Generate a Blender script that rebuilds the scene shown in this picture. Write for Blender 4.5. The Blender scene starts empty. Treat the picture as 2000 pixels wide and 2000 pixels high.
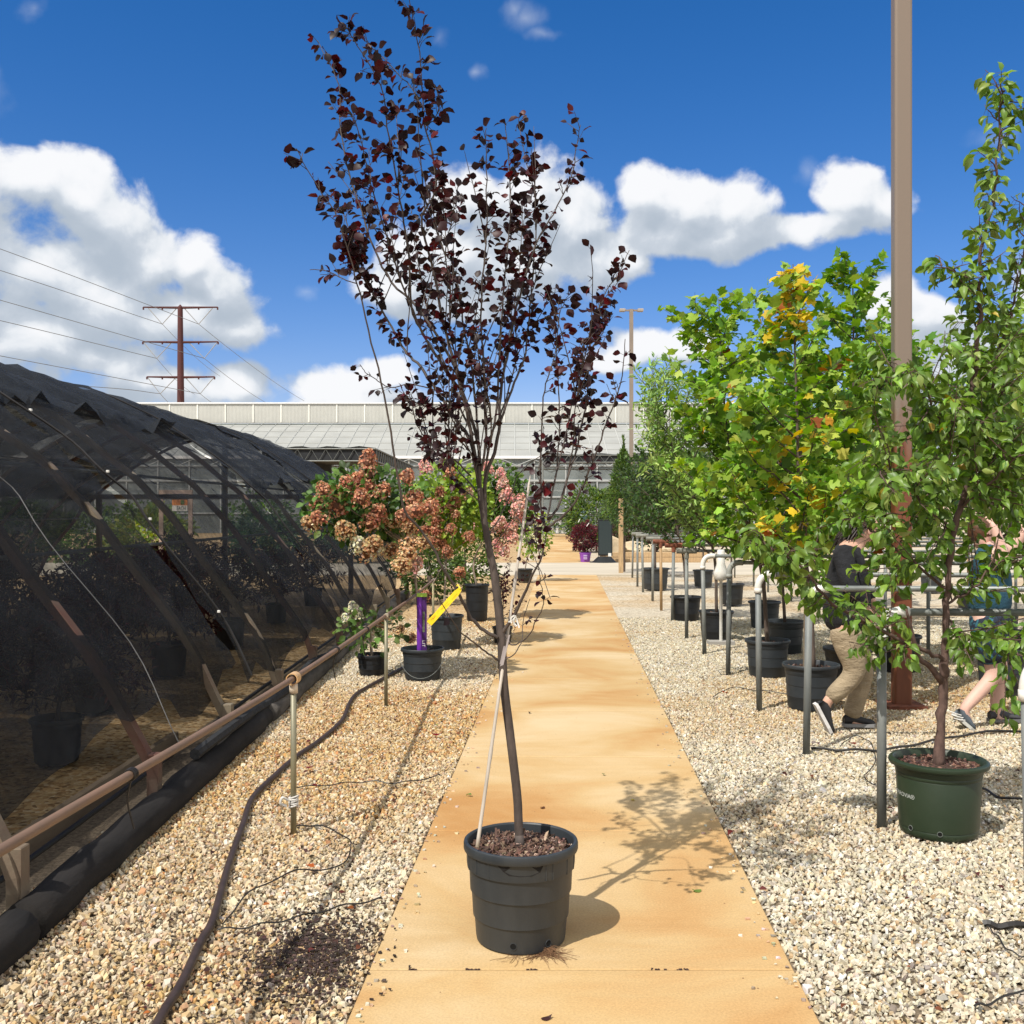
import bpy, bmesh, math, random
import numpy as np
from mathutils import Vector, Matrix
from math import radians, sin, cos, pi, sqrt

S = bpy.context.scene
COL = S.collection
rng = np.random.default_rng(7)
random.seed(7)

# ------------------------------------------------------------------ camera
# World axes: X right, Y away from the photographer, Z up; the camera looks along +Y from eye height
H = 1.64
cam = bpy.data.cameras.new('camera'); camo = bpy.data.objects.new('camera', cam); COL.objects.link(camo)
camo.location = (0, 0, H); camo.rotation_euler = (pi/2, 0, 0)
cam.sensor_width = 36; cam.lens = 36; cam.clip_start = .05; cam.clip_end = 4000
S.camera = camo
S.render.resolution_x = S.render.resolution_y = 1024

# ------------------------------------------------------------------ sun and sky
SUN = Vector((-.495, -.59, 1)).normalized()
sl = bpy.data.lights.new('sun', 'SUN'); sl.energy = 5.0; sl.angle = radians(.5); sl.color = (1, .95, .87)
so = bpy.data.objects.new('sun', sl); COL.objects.link(so)
so.rotation_euler = (-SUN).to_track_quat('-Z', 'Y').to_euler(); so.location = (-5, -6, 12)
S.view_settings.view_transform = 'Standard'; S.view_settings.look = 'None'
S.view_settings.exposure = 0; S.view_settings.gamma = 1
S.cycles.use_denoising = True
S.cycles.max_bounces = 8; S.cycles.transparent_max_bounces = 24
S.cycles.diffuse_bounces = 2; S.cycles.glossy_bounces = 3
S.cycles.sample_clamp_indirect = 6

W = bpy.data.worlds.new('World'); S.world = W; W.use_nodes = True
def NL(tree):
    return tree.nodes, tree.links
wn, wl = NL(W.node_tree)
for n in list(wn): wn.remove(n)
def nd(nodes, t, **k):
    n = nodes.new(t)
    for a, v in k.items():
        if a == 'ins':
            for i, x in v.items(): n.inputs[i].default_value = x
        else: setattr(n, a, v)
    return n
sky = nd(wn, 'ShaderNodeTexSky', sky_type='NISHITA', sun_disc=False, sun_elevation=math.asin(SUN.z),
         sun_rotation=math.atan2(SUN.x, SUN.y), air_density=1.0, dust_density=.15, ozone_density=3.2, altitude=100)
SKY = .114
def build_world():
    N, L = wn, wl
    def math_(op, a, b=None, c=None, clamp=False):
        n = nd(N, 'ShaderNodeMath', operation=op, use_clamp=clamp)
        for i, x in enumerate((a, b, c)):
            if x is None: continue
            if isinstance(x, (int, float)): n.inputs[i].default_value = x
            else: L.new(x, n.inputs[i])
        return n.outputs[0]
    def vm(op, a, b):
        n = nd(N, 'ShaderNodeVectorMath', operation=op)
        for i, x in enumerate((a, b)):
            if x is None: continue
            if isinstance(x, tuple): n.inputs[i].default_value = x
            else: L.new(x, n.inputs[i])
        return n.outputs['Value'] if op == 'LENGTH' else n.outputs[0]
    tc = nd(N, 'ShaderNodeTexCoord')
    sep = nd(N, 'ShaderNodeSeparateXYZ'); L.new(tc.outputs['Generated'], sep.inputs[0])
    x, y, z = sep.outputs
    az = math_('ARCTAN2', x, y); el = math_('ARCSINE', z)
    cb = nd(N, 'ShaderNodeCombineXYZ'); L.new(az, cb.inputs[0]); L.new(el, cb.inputs[1])
    p0 = cb.outputs[0]
    def noise(vec, scale, detail, rough=.55, dist=0.0):
        n = nd(N, 'ShaderNodeTexNoise', ins={'Scale': scale, 'Detail': detail, 'Roughness': rough, 'Distortion': dist})
        L.new(vec, n.inputs['Vector']); return n
    nz = noise(p0, 9, 4)
    off = vm('MULTIPLY', vm('SUBTRACT', nz.outputs['Color'], (.5, .5, .5)), (.075, .05, 0))
    p = vm('ADD', p0, off)
    # cumulus: each entry is a lobe, px, py, rx, ry measured in the photograph and turned into azimuth / elevation
    lobes = [(60,340,120,62),(150,372,90,60),(205,430,90,70),(290,500,100,70),(385,505,70,58),(430,560,62,60),(60,520,130,60),(190,580,150,80),
      (360,620,150,62),(470,655,85,36),(60,650,140,66),(210,690,130,44),(300,745,110,36),(440,755,85,42),
      (640,757,90,36),(745,742,70,38),(700,790,170,30),(-150,450,220,160),(-250,680,260,120),
      (935,400,110,86),(1030,385,95,82),(1110,420,90,80),(860,500,120,80),(1000,510,170,88),(1160,505,120,58),(770,560,92,56),(900,590,140,42),(1240,500,50,40),
      (1270,365,74,56),(1345,385,80,64),(1430,400,85,54),(1400,455,140,42),(1300,450,110,50),(1540,450,90,32),(1650,395,75,58),(1720,415,62,46),(1640,450,85,34),
      (1260,685,95,42),(1345,672,85,38),(1200,700,60,32),(1740,590,70,48),(1800,635,72,66),(1850,720,90,70),(1790,800,120,50),(2150,560,160,110),(2300,400,180,90),
      (1020,810,0.1,0.1)]
    wisps = [(1025,52,50,26),(1062,84,34,14),(990,35,26,22),(868,75,28,22),(942,145,20,12),(598,570,30,20),(1930,265,56,34),(70,0,22,22),(10,150,24,60),(1565,350,30,26)]
    def dirs(px, py): # to azimuth, elevation
        u, v = (px-1000)/2000, (1000-py)/2000
        return math.atan(u), math.atan(v/math.sqrt(1+u*u))
    def field(vec, items):
        cur = None
        for px, py, rx, ry in items:
            a, e = dirs(px, py)
            d = vm('MULTIPLY', vm('SUBTRACT', vec, (a, e, 0)), (2000/rx, 2000/ry, 0))
            dl = vm('LENGTH', d, None)
            if cur is None: cur = dl
            else:
                m = nd(N, 'ShaderNodeMath', operation='SMOOTH_MIN'); L.new(cur, m.inputs[0]); L.new(dl, m.inputs[1]); m.inputs[2].default_value = .35
                cur = m.outputs[0]
        return cur
    n1 = noise(p0, 17, 9, .56, .2)
    nf = math_('SUBTRACT', n1.outputs['Fac'], .5)
    D = field(p, lobes)
    # behind the photographer: scattered generic cumulus
    gen = noise(p0, 2.2, 8, .55)
    back = math_('MULTIPLY', math_('SUBTRACT', .34, gen.outputs['Fac']), 9.0)
    far = math_('GREATER_THAN', math_('ABSOLUTE', az), .85)
    D = math_('ADD', math_('MULTIPLY', D, math_('SUBTRACT', 1, far)), math_('MULTIPLY', math_('ADD', back, 1.0), far))
    F = math_('SUBTRACT', math_('SUBTRACT', 1.08, D), math_('MULTIPLY', nf, -1.9))
    mr = nd(N, 'ShaderNodeMapRange', interpolation_type='SMOOTHSTEP', ins={1: -.05, 2: .40, 3: 0, 4: 1}); L.new(F, mr.inputs[0])
    alpha = mr.outputs[0]
    # light on the cloud: compare the thickness towards the sun (up and left) with the thickness here
    p2 = vm('ADD', p, (-.012, .032, 0))
    D2 = field(p2, lobes)
    n2 = noise(vm('ADD', p0, (-.004, .009, 0)), 17, 7, .5, .2)
    F2 = math_('SUBTRACT', math_('SUBTRACT', 1.08, D2), math_('MULTIPLY', math_('SUBTRACT', n2.outputs['Fac'], .5), -1.9))
    dif = math_('SUBTRACT', F, F2)
    sh = nd(N, 'ShaderNodeMapRange', interpolation_type='SMOOTHSTEP', ins={1: -.50, 2: .88, 3: 0, 4: 1}); L.new(dif, sh.inputs[0])
    ramp = nd(N, 'ShaderNodeValToRGB')
    e = ramp.color_ramp.elements
    e[0].position = 0; e[0].color = (.46, .53, .62, 1); e[1].position = 1; e[1].color = (.95, .96, .985, 1)
    k = e.new(.45); k.color = (.60, .66, .74, 1)
    k = e.new(.72); k.color = (.80, .84, .89, 1)
    L.new(sh.outputs[0], ramp.inputs[0])
    # faint wisps
    Dw = field(p, wisps)
    Fw = math_('ADD', math_('SUBTRACT', 1.05, Dw), math_('MULTIPLY', nf, 2.6))
    mw = nd(N, 'ShaderNodeMapRange', interpolation_type='SMOOTHSTEP', ins={1: 0, 2: 2.0, 3: 0, 4: .42}); L.new(Fw, mw.inputs[0])
    # sky colour
    L2 = nd(N, 'ShaderNodeHueSaturation', ins={'Hue': .5, 'Saturation': 1.38, 'Value': 1.0}); L.new(sky.outputs[0], L2.inputs['Color'])
    sc = nd(N, 'ShaderNodeVectorMath', operation='MULTIPLY'); sc.inputs[1].default_value = (SKY*1.25, SKY*.98, SKY*1.14); L.new(L2.outputs[0], sc.inputs[0])
    mixw = nd(N, 'ShaderNodeMix', data_type='RGBA'); L.new(mw.outputs[0], mixw.inputs[0]); L.new(sc.outputs[0], mixw.inputs[6]); mixw.inputs[7].default_value = (.8, .86, .95, 1)
    mix = nd(N, 'ShaderNodeMix', data_type='RGBA'); L.new(alpha, mix.inputs[0]); L.new(mixw.outputs[2], mix.inputs[6]); L.new(ramp.outputs[0], mix.inputs[7])
    bg = nd(N, 'ShaderNodeBackground', ins={1: 1.0}); L.new(mix.outputs[2], bg.inputs[0])
    out = nd(N, 'ShaderNodeOutputWorld'); L.new(bg.outputs[0], out.inputs[0])
build_world()
W.cycles.sampling_method = 'MANUAL'; W.cycles.sample_map_resolution = 512

# ------------------------------------------------------------------ helpers
def P(px, py, d):
    return np.array([(px-1000)/2000*d, d, H-(py-1000)/2000*d])
def G(px, py):
    d = 2000*H/(py-1000); return np.array([(px-1000)/2000*d, d, 0.0])
PL = lambda d: -.702+.052*d      # left edge of the path
PR = lambda d: .818+.052*d       # right edge

MATS = {}
def mat(name, color=(.5,.5,.5), rough=.7, n=0, amt=.25, bump=0, bscale=None, metal=0, attr=False, spec=.4, stretch=None,
        color2=None, transl=0, alpha=None, coat=0, detail=4, thr=None):
    if name in MATS: return MATS[name]
    m = bpy.data.materials.new(name); m.use_nodes = True
    N, L = NL(m.node_tree)
    b = N['Principled BSDF']; out = N['Material Output']
    b.inputs['Roughness'].default_value = rough; b.inputs['Metallic'].default_value = metal
    b.inputs['Specular IOR Level'].default_value = spec; b.inputs['Coat Weight'].default_value = coat
    tc = nd(N, 'ShaderNodeTexCoord'); vec = tc.outputs['Object']
    if stretch:
        mp = nd(N, 'ShaderNodeMapping'); mp.inputs['Scale'].default_value = stretch; L.new(vec, mp.inputs[0]); vec = mp.outputs[0]
    colout = None
    if attr:
        a = nd(N, 'ShaderNodeAttribute', attribute_name='Col'); colout = a.outputs['Color']
    if n:
        t = nd(N, 'ShaderNodeTexNoise', ins={'Scale': n, 'Detail': detail, 'Roughness': .6}); L.new(vec, t.inputs['Vector'])
        mr = nd(N, 'ShaderNodeMapRange', ins={1: .3 if thr is None else thr-.06, 2: .7 if thr is None else thr+.06, 3: 0, 4: 1}); L.new(t.outputs['Fac'], mr.inputs[0])
        mx = nd(N, 'ShaderNodeMix', data_type='RGBA'); L.new(mr.outputs[0], mx.inputs[0])
        if attr:
            sc1 = nd(N, 'ShaderNodeVectorMath', operation='SCALE', ins={3: 1-amt}); sc2 = nd(N, 'ShaderNodeVectorMath', operation='SCALE', ins={3: 1+amt})
            L.new(colout, sc1.inputs[0]); L.new(colout, sc2.inputs[0]); L.new(sc1.outputs[0], mx.inputs[6]); L.new(sc2.outputs[0], mx.inputs[7])
        else:
            c2 = color2 or tuple(min(1, c*(1+amt)) for c in color); c1 = color if color2 else tuple(c*(1-amt) for c in color)
            mx.inputs[6].default_value = (*c1, 1); mx.inputs[7].default_value = (*c2, 1)
        colout = mx.outputs[2]
    if colout is not None: L.new(colout, b.inputs['Base Color'])
    else: b.inputs['Base Color'].default_value = (*color, 1)
    if bump:
        t = nd(N, 'ShaderNodeTexNoise', ins={'Scale': bscale or n or 30, 'Detail': 5, 'Roughness': .65}); L.new(vec, t.inputs['Vector'])
        bp = nd(N, 'ShaderNodeBump', ins={'Strength': 1.0, 'Distance': bump}); L.new(t.outputs['Fac'], bp.inputs['Height']); L.new(bp.outputs[0], b.inputs['Normal'])
    sh = b.outputs[0]
    if transl:
        tr = nd(N, 'ShaderNodeBsdfTranslucent')
        if colout is not None:
            g = nd(N, 'ShaderNodeHueSaturation', ins={'Saturation': 1.15, 'Value': 1.7}); L.new(colout, g.inputs['Color']); L.new(g.outputs[0], tr.inputs[0])
        else: tr.inputs[0].default_value = (*color, 1)
        ms = nd(N, 'ShaderNodeMixShader', ins={0: transl}); L.new(sh, ms.inputs[1]); L.new(tr.outputs[0], ms.inputs[2]); sh = ms.outputs[0]
    if alpha is not None:
        tp = nd(N, 'ShaderNodeBsdfTransparent'); ms = nd(N, 'ShaderNodeMixShader', ins={0: alpha}); L.new(tp.outputs[0], ms.inputs[1]); L.new(sh, ms.inputs[2]); sh = ms.outputs[0]
        if n:   # uneven weave
            mr2 = nd(N, 'ShaderNodeMapRange', ins={1: .3, 2: .7, 3: alpha-.12, 4: min(1, alpha+.12)}); L.new(t.outputs['Fac'], mr2.inputs[0]); L.new(mr2.outputs[0], ms.inputs[0])
    L.new(sh, out.inputs[0])
    MATS[name] = m; return m

class MB:
    def __init__(s): s.V = []; s.F = []; s.C = []; s.nv = 0
    def add(s, V, F, c=None):
        V = np.asarray(V, float).reshape(-1, 3); s.V.append(V)
        for f in F: s.F.append(tuple(int(i)+s.nv for i in f))
        s.C += [c or (.5,.5,.5)]*len(F); s.nv += len(V)
    def block(s, V, F, C):           # V (n,k,3) F (m,j) faces of one item, C (n,3)
        n, k, _ = V.shape; Fa = np.asarray(F)
        base = (np.arange(n)*k)[:, None, None]+s.nv
        s.V.append(V.reshape(-1, 3)); s.F += list(map(tuple, (Fa[None]+base).reshape(-1, Fa.shape[1]).tolist()))
        s.C += [c for c in map(tuple, np.asarray(C).tolist()) for _ in range(len(F))]
        s.nv += n*k
    def box(s, lo, hi, c=None, bev=0):
        x0,y0,z0 = lo; x1,y1,z1 = hi
        if bev <= 0:
            V = [(x,y,z) for z in (z0,z1) for x,y in ((x0,y0),(x1,y0),(x1,y1),(x0,y1))]
            s.add(V, [(3,2,1,0),(4,5,6,7),(0,1,5,4),(1,2,6,5),(2,3,7,6),(3,0,4,7)], c); return
        b = bev; V = []
        for z, i in ((z0,b),(z0+b,0),(z1-b,0),(z1,b)):
            V += [(x0+i,y0+b if i==0 else y0+i+b*.0,z),(x0+b+i*.0 if i==0 else x0+i,y0+i,z)][:0]
            xs = (x0+i,x1-i); ys=(y0+i,y1-i)
            V += [(xs[0],ys[0],z),(xs[1],ys[0],z),(xs[1],ys[1],z),(xs[0],ys[1],z)]
        F = [(3,2,1,0),(12,13,14,15)]
        for k in range(3):
            for j in range(4):
                a=k*4+j; b2=k*4+(j+1)%4; F.append((a,b2,b2+4,a+4))
        s.add(V, F, c)
    def tube(s, pts, r, n=8, c=None, caps=True):
        pts = np.asarray(pts, float); m = len(pts)
        r = np.full(m, r) if np.isscalar(r) else np.asarray(r, float)
        T = np.gradient(pts, axis=0); T /= np.linalg.norm(T, axis=1)[:, None]+1e-12
        up = np.array([0,0,1.]) if abs(T[0][2]) < .9 else np.array([1.,0,0])
        a = np.cross(T[0], up); a /= np.linalg.norm(a); V = []
        ang = np.arange(n)*2*pi/n
        for i in range(m):
            a = a-T[i]*np.dot(a, T[i]); a /= np.linalg.norm(a)+1e-12; b = np.cross(T[i], a)
            V.append(pts[i]+r[i]*(np.cos(ang)[:,None]*a+np.sin(ang)[:,None]*b))
        F = []
        for i in range(m-1):
            for j in range(n):
                k=(j+1)%n; F.append((i*n+j, i*n+k, (i+1)*n+k, (i+1)*n+j))
        if caps: F += [tuple(range(n))[::-1], tuple(range((m-1)*n, m*n))]
        s.add(np.concatenate(V), F, c)
    def lathe(s, prof, c0=(0,0,0), n=40, c=None, sx=1, sy=1, closed=False):
        V = []; F = []; ang = np.arange(n)*2*pi/n
        for r, z in prof: V.append(np.stack([c0[0]+sx*r*np.cos(ang), c0[1]+sy*r*np.sin(ang), np.full(n, c0[2]+z)], 1))
        for i in range(len(prof)-1):
            for j in range(n):
                k=(j+1)%n; F.append((i*n+j, i*n+k, (i+1)*n+k, (i+1)*n+j))
        if closed: F += [tuple(range(n))[::-1], tuple(range((len(prof)-1)*n, len(prof)*n))]
        s.add(np.concatenate(V), F, c)
    def build(s, name, m, parent=None, smooth=False, col=True):
        me = bpy.data.meshes.new(name)
        V = np.concatenate(s.V) if s.V else np.zeros((0,3))
        sizes = np.fromiter((len(f) for f in s.F), int, len(s.F)); idx = np.fromiter((i for f in s.F for i in f), int, sizes.sum())
        me.vertices.add(len(V)); me.vertices.foreach_set('co', V.ravel())
        me.loops.add(len(idx)); me.loops.foreach_set('vertex_index', idx)
        me.polygons.add(len(sizes)); me.polygons.foreach_set('loop_start', np.concatenate([[0], np.cumsum(sizes)[:-1]])); me.polygons.foreach_set('loop_total', sizes)
        me.update(calc_edges=True); me.validate()
        me.polygons.foreach_set('use_smooth', np.full(len(me.polygons), bool(smooth)))
        if col and len(me.polygons) == len(s.C):
            at = me.attributes.new('Col', 'FLOAT_COLOR', 'FACE'); C = np.ones((len(s.C), 4)); C[:, :3] = np.array(s.C); at.data.foreach_set('color', C.ravel())
        me.materials.append(m)
        return link(name, me, parent)
def link(name, me, parent=None):
    o = bpy.data.objects.new(name, me); COL.objects.link(o)
    if parent is not None:
        o.parent = parent
        if parent.parent is None and parent.type == 'EMPTY': o.matrix_parent_inverse = Matrix.Translation(-Vector(parent.location))
    return o
def root_of(o):
    while o.parent is not None: o = o.parent
    return o
def thing(name, label, cat, loc, group=None, kind=None):
    o = bpy.data.objects.new(name, None); COL.objects.link(o); o.location = loc; o.empty_display_size = .2
    tag(o, label, cat, group, kind); return o
def tag(o, label=None, cat=None, group=None, kind=None):
    if label: o['label'] = label
    if cat: o['category'] = cat
    if group: o['group'] = group
    if kind: o['kind'] = kind
    return o
def struct(name, mb, m, smooth=False):
    o = mb.build(name, m, smooth=smooth); o['kind'] = 'structure'; return o

def cr(pts, k=4):   # Catmull-Rom resample
    p = np.asarray(pts, float)
    if len(p) < 3: 
        return np.array([p[0]+(p[-1]-p[0])*t for t in np.linspace(0,1,k+1)])
    q = np.vstack([2*p[0]-p[1], p, 2*p[-1]-p[-2]]); out = []
    for i in range(1, len(q)-2):
        for t in np.linspace(0, 1, k, endpoint=False):
            out.append(.5*((2*q[i])+(-q[i-1]+q[i+1])*t+(2*q[i-1]-5*q[i]+4*q[i+1]-q[i+2])*t*t+(-q[i-1]+3*q[i]-3*q[i+1]+q[i+2])*t**3))
    out.append(q[-2]); return np.array(out)

# leaf templates: x across, y along, z normal
OV = np.array([(0,0,0),(0,.33,-.02),(0,.7,-.05),(0,1.0,-.22),(-.2,.18,.05),(-.33,.42,.1),(-.22,.75,.03),(.2,.18,.05),(.33,.42,.1),(.22,.75,.03)])
OVF = [(0,1,5,4),(1,2,6,5),(2,3,6,6),(0,7,8,1),(1,8,9,2),(2,9,3,3)]
NAR = OV*np.array([.42,1,.6])
TUL = np.array([(0,.5,0.02),(0,.02,0),(-.28,0,-.02),(-.56,.2,-.09),(-.36,.42,.02),(-.54,.82,-.06),(-.22,.78,.02),(0,.92,.0),(.22,.78,.02),(.54,.82,-.06),(.36,.42,.02),(.56,.2,-.09),(.28,0,-.02)])
TULF = [(0,i,i+1) for i in range(1,12)]+[(0,12,1)]
TULF = [(a,c,b) for a,b,c in TULF]
ROUND = OV*np.array([1.25,1,.8])
def leaves(mb, pos, axis, nrm, size, C, tmpl=OV, F=OVF):
    pos=np.asarray(pos,float); a=np.asarray(axis,float); n=np.asarray(nrm,float)
    a/=np.linalg.norm(a,axis=1)[:,None]+1e-9
    n=n-a*(n*a).sum(1)[:,None]; n/=np.linalg.norm(n,axis=1)[:,None]+1e-9
    x=np.cross(a,n); s=np.asarray(size)[:,None,None]
    V=pos[:,None,:]+s*(tmpl[None,:,0,None]*x[:,None]+tmpl[None,:,1,None]*a[:,None]+tmpl[None,:,2,None]*n[:,None])
    F3=[f for f in F]
    tri=[]; 
    for f in F3:
        f=list(dict.fromkeys(f))
        if len(f)==4: tri+= [(f[0],f[1],f[2]),(f[0],f[2],f[3])]
        else: tri.append(tuple(f))
    mb.block(V,tri,C)
def palette(n, cols, w, jit=.18, ch=.06):
    cols=np.array(cols,float); w=np.array(w,float); w/=w.sum()
    c=cols[rng.choice(len(cols),n,p=w)]; return np.clip(c*(1+jit*rng.normal(size=(n,1)))*(1+ch*rng.normal(size=(n,3))),.002,1)
def rv(n, s=1.0): return rng.normal(size=(n,3))*s

# ------------------------------------------------------------------ materials
M_bark = mat('bark_grey_brown', (.10,.075,.06), .85, 40, .35, .003, 90, stretch=(1,1,.25))
M_bark_dk = mat('bark_dark_purple', (.075,.058,.05), .7, 30, .4, .002, 60, stretch=(1,1,.3))
M_bark_rd = mat('bark_pear', (.11,.068,.055), .85, 40, .35, .004, 50, stretch=(1,1,.5))
M_leaf = mat('leaf_green', attr=True, rough=.5, transl=.3, spec=.3)
M_leafp = mat('leaf_purple', attr=True, rough=.45, transl=.25, spec=.28)
M_petal = mat('petal', attr=True, rough=.8, transl=.25, spec=.2)
M_pot = mat('plastic_black', (.012,.014,.017), .45, 9, .35, .0006, 40, spec=.5)
M_pot2 = mat('plastic_charcoal', (.017,.023,.029), .5, 7, .4, .0008, 30, spec=.5, color2=(.034,.040,.045), stretch=(1,1,.35))
M_potg = mat('plastic_green', (.016,.030,.014), .42, 7, .3, .0008, 30, spec=.45, color2=(.022,.036,.019))
M_soil = mat('potting_mulch', (.06,.035,.025), .95, 60, .6, .01, 60)
M_chip = mat('bark_chips', attr=True, rough=.9)
M_steel = mat('galvanised_pipe', (.15,.165,.165), .6, 14, .3, .0006, 60, metal=.2, color2=(.24,.25,.235), stretch=(1,1,.3))
M_railp = mat('old_rail_pipe', (.23,.135,.085), .6, 9, .4, .0008, 60, color2=(.15,.10,.07), stretch=(1,.35,1))
M_pvc = mat('white_pvc', (.78,.77,.74), .4, 14, .2, color2=(.60,.58,.52))
M_pvct = mat('tan_pvc', (.62,.42,.22), .45, 12, .5, color2=(.55,.30,.12))
M_rust = mat('rust_fitting', (.20,.07,.04), .85, 20, .5, .001)
M_wood = mat('weathered_rib_wood', (.19,.165,.115), .85, 4, .35, .002, 40, stretch=(1,1,1), color2=(.13,.08,.055))
M_log = mat('dark_sleeper', (.013,.011,.010), .95, 10, .5, .006, 18, stretch=(1,.25,1))
M_lum = mat('lumber', (.45,.31,.17), .8, 6, .3, .001, 30, stretch=(6,6,.6))
M_hose = mat('brown_hose', (.05,.033,.028), .55, 15, .25)
M_drip = mat('drip_tube', (.018,.016,.015), .5)
M_rope = mat('rope_white', (.62,.60,.56), .9, 200, .2)

# ------------------------------------------------------------------ ground
def vnoise(x, y, s, seed):
    r = np.random.default_rng(seed); out = 0; 
    for k in range(5):
        a = r.uniform(0, 2*pi); f = s*(1+.6*r.random()); ph = r.uniform(0, 6.3)
        b = r.uniform(0,2*pi)
        out = out+np.sin(f*(x*cos(a)+y*sin(a))+ph+1.6*np.sin(.6*f*(x*cos(b)+y*sin(b))+ph*2))
    return out/5
def gravel_mat():
    m = bpy.data.materials.new('gravel_ground'); m.use_nodes = True; N, L = NL(m.node_tree); b = N['Principled BSDF']; b.inputs['Roughness'].default_value = .9
    b.inputs['Specular IOR Level'].default_value = .2
    tc = nd(N, 'ShaderNodeTexCoord'); v = tc.outputs['Object']
    vo = nd(N, 'ShaderNodeTexVoronoi', ins={'Scale': 36, 'Randomness': 1}); L.new(v, vo.inputs['Vector'])
    sep = nd(N, 'ShaderNodeSeparateColor'); L.new(vo.outputs['Color'], sep.inputs[0])
    def ramp(stops):
        r = nd(N, 'ShaderNodeValToRGB'); e = r.color_ramp.elements
        for i, (p, c) in enumerate(stops):
            el = e[i] if i < 2 else e.new(p); el.position = p; el.color = (*c, 1)
        L.new(sep.outputs[0], r.inputs[0]); return r.outputs[0]
    white = ramp([(0,(.28,.24,.18)),(1,(.62,.57,.46)),(.15,(.42,.36,.27)),(.5,(.52,.46,.35)),(.8,(.58,.52,.41))])
    tan = ramp([(0,(.16,.10,.05)),(1,(.56,.44,.28)),(.2,(.36,.22,.10)),(.5,(.46,.31,.15)),(.8,(.52,.38,.21))])
    n1 = nd(N, 'ShaderNodeTexNoise', ins={'Scale': .45, 'Detail': 3}); L.new(v, n1.inputs['Vector'])
    sx = nd(N, 'ShaderNodeSeparateXYZ'); L.new(v, sx.inputs[0])
    side = nd(N, 'ShaderNodeMapRange', ins={1: .3, 2: .6, 3: .42, 4: 0.0}); L.new(sx.outputs[0], side.inputs[0])
    ad = nd(N, 'ShaderNodeMath', operation='ADD'); L.new(n1.outputs['Fac'], ad.inputs[0]); L.new(side.outputs[0], ad.inputs[1])
    mr = nd(N, 'ShaderNodeMapRange', ins={1: .45, 2: .68, 3: 0.08, 4: 1}); L.new(ad.outputs[0], mr.inputs[0])
    mx = nd(N, 'ShaderNodeMix', data_type='RGBA'); L.new(mr.outputs[0], mx.inputs[0]); L.new(white, mx.inputs[6]); L.new(tan, mx.inputs[7])
    L.new(mx.outputs[2], b.inputs['Base Color'])
    bp = nd(N, 'ShaderNodeBump', invert=True, ins={'Strength': .8, 'Distance': .013}); L.new(vo.outputs['Distance'], bp.inputs['Height']); L.new(bp.outputs[0], b.inputs['Normal'])
    return m
g = MB(); g.add([(-900,-60,-.03),(900,-60,-.03),(900,2500,-.03),(-900,2500,-.03)], [(0,1,2,3)])
struct('ground', g, gravel_mat())
g = MB(); g.add([(-2.4,1.5,-.026),(10.2,1.5,-.026),(10.2,16.0,-.026),(-2.4,16.0,-.026)], [(0,1,2,3)])  # added sheet below the near stones, its dark colour paints the shade between them
struct('crevice_shade_sheet', g, mat('crevice_shade_brown', (.20,.155,.105), .95, 60, .5, .006, 120))

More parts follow.
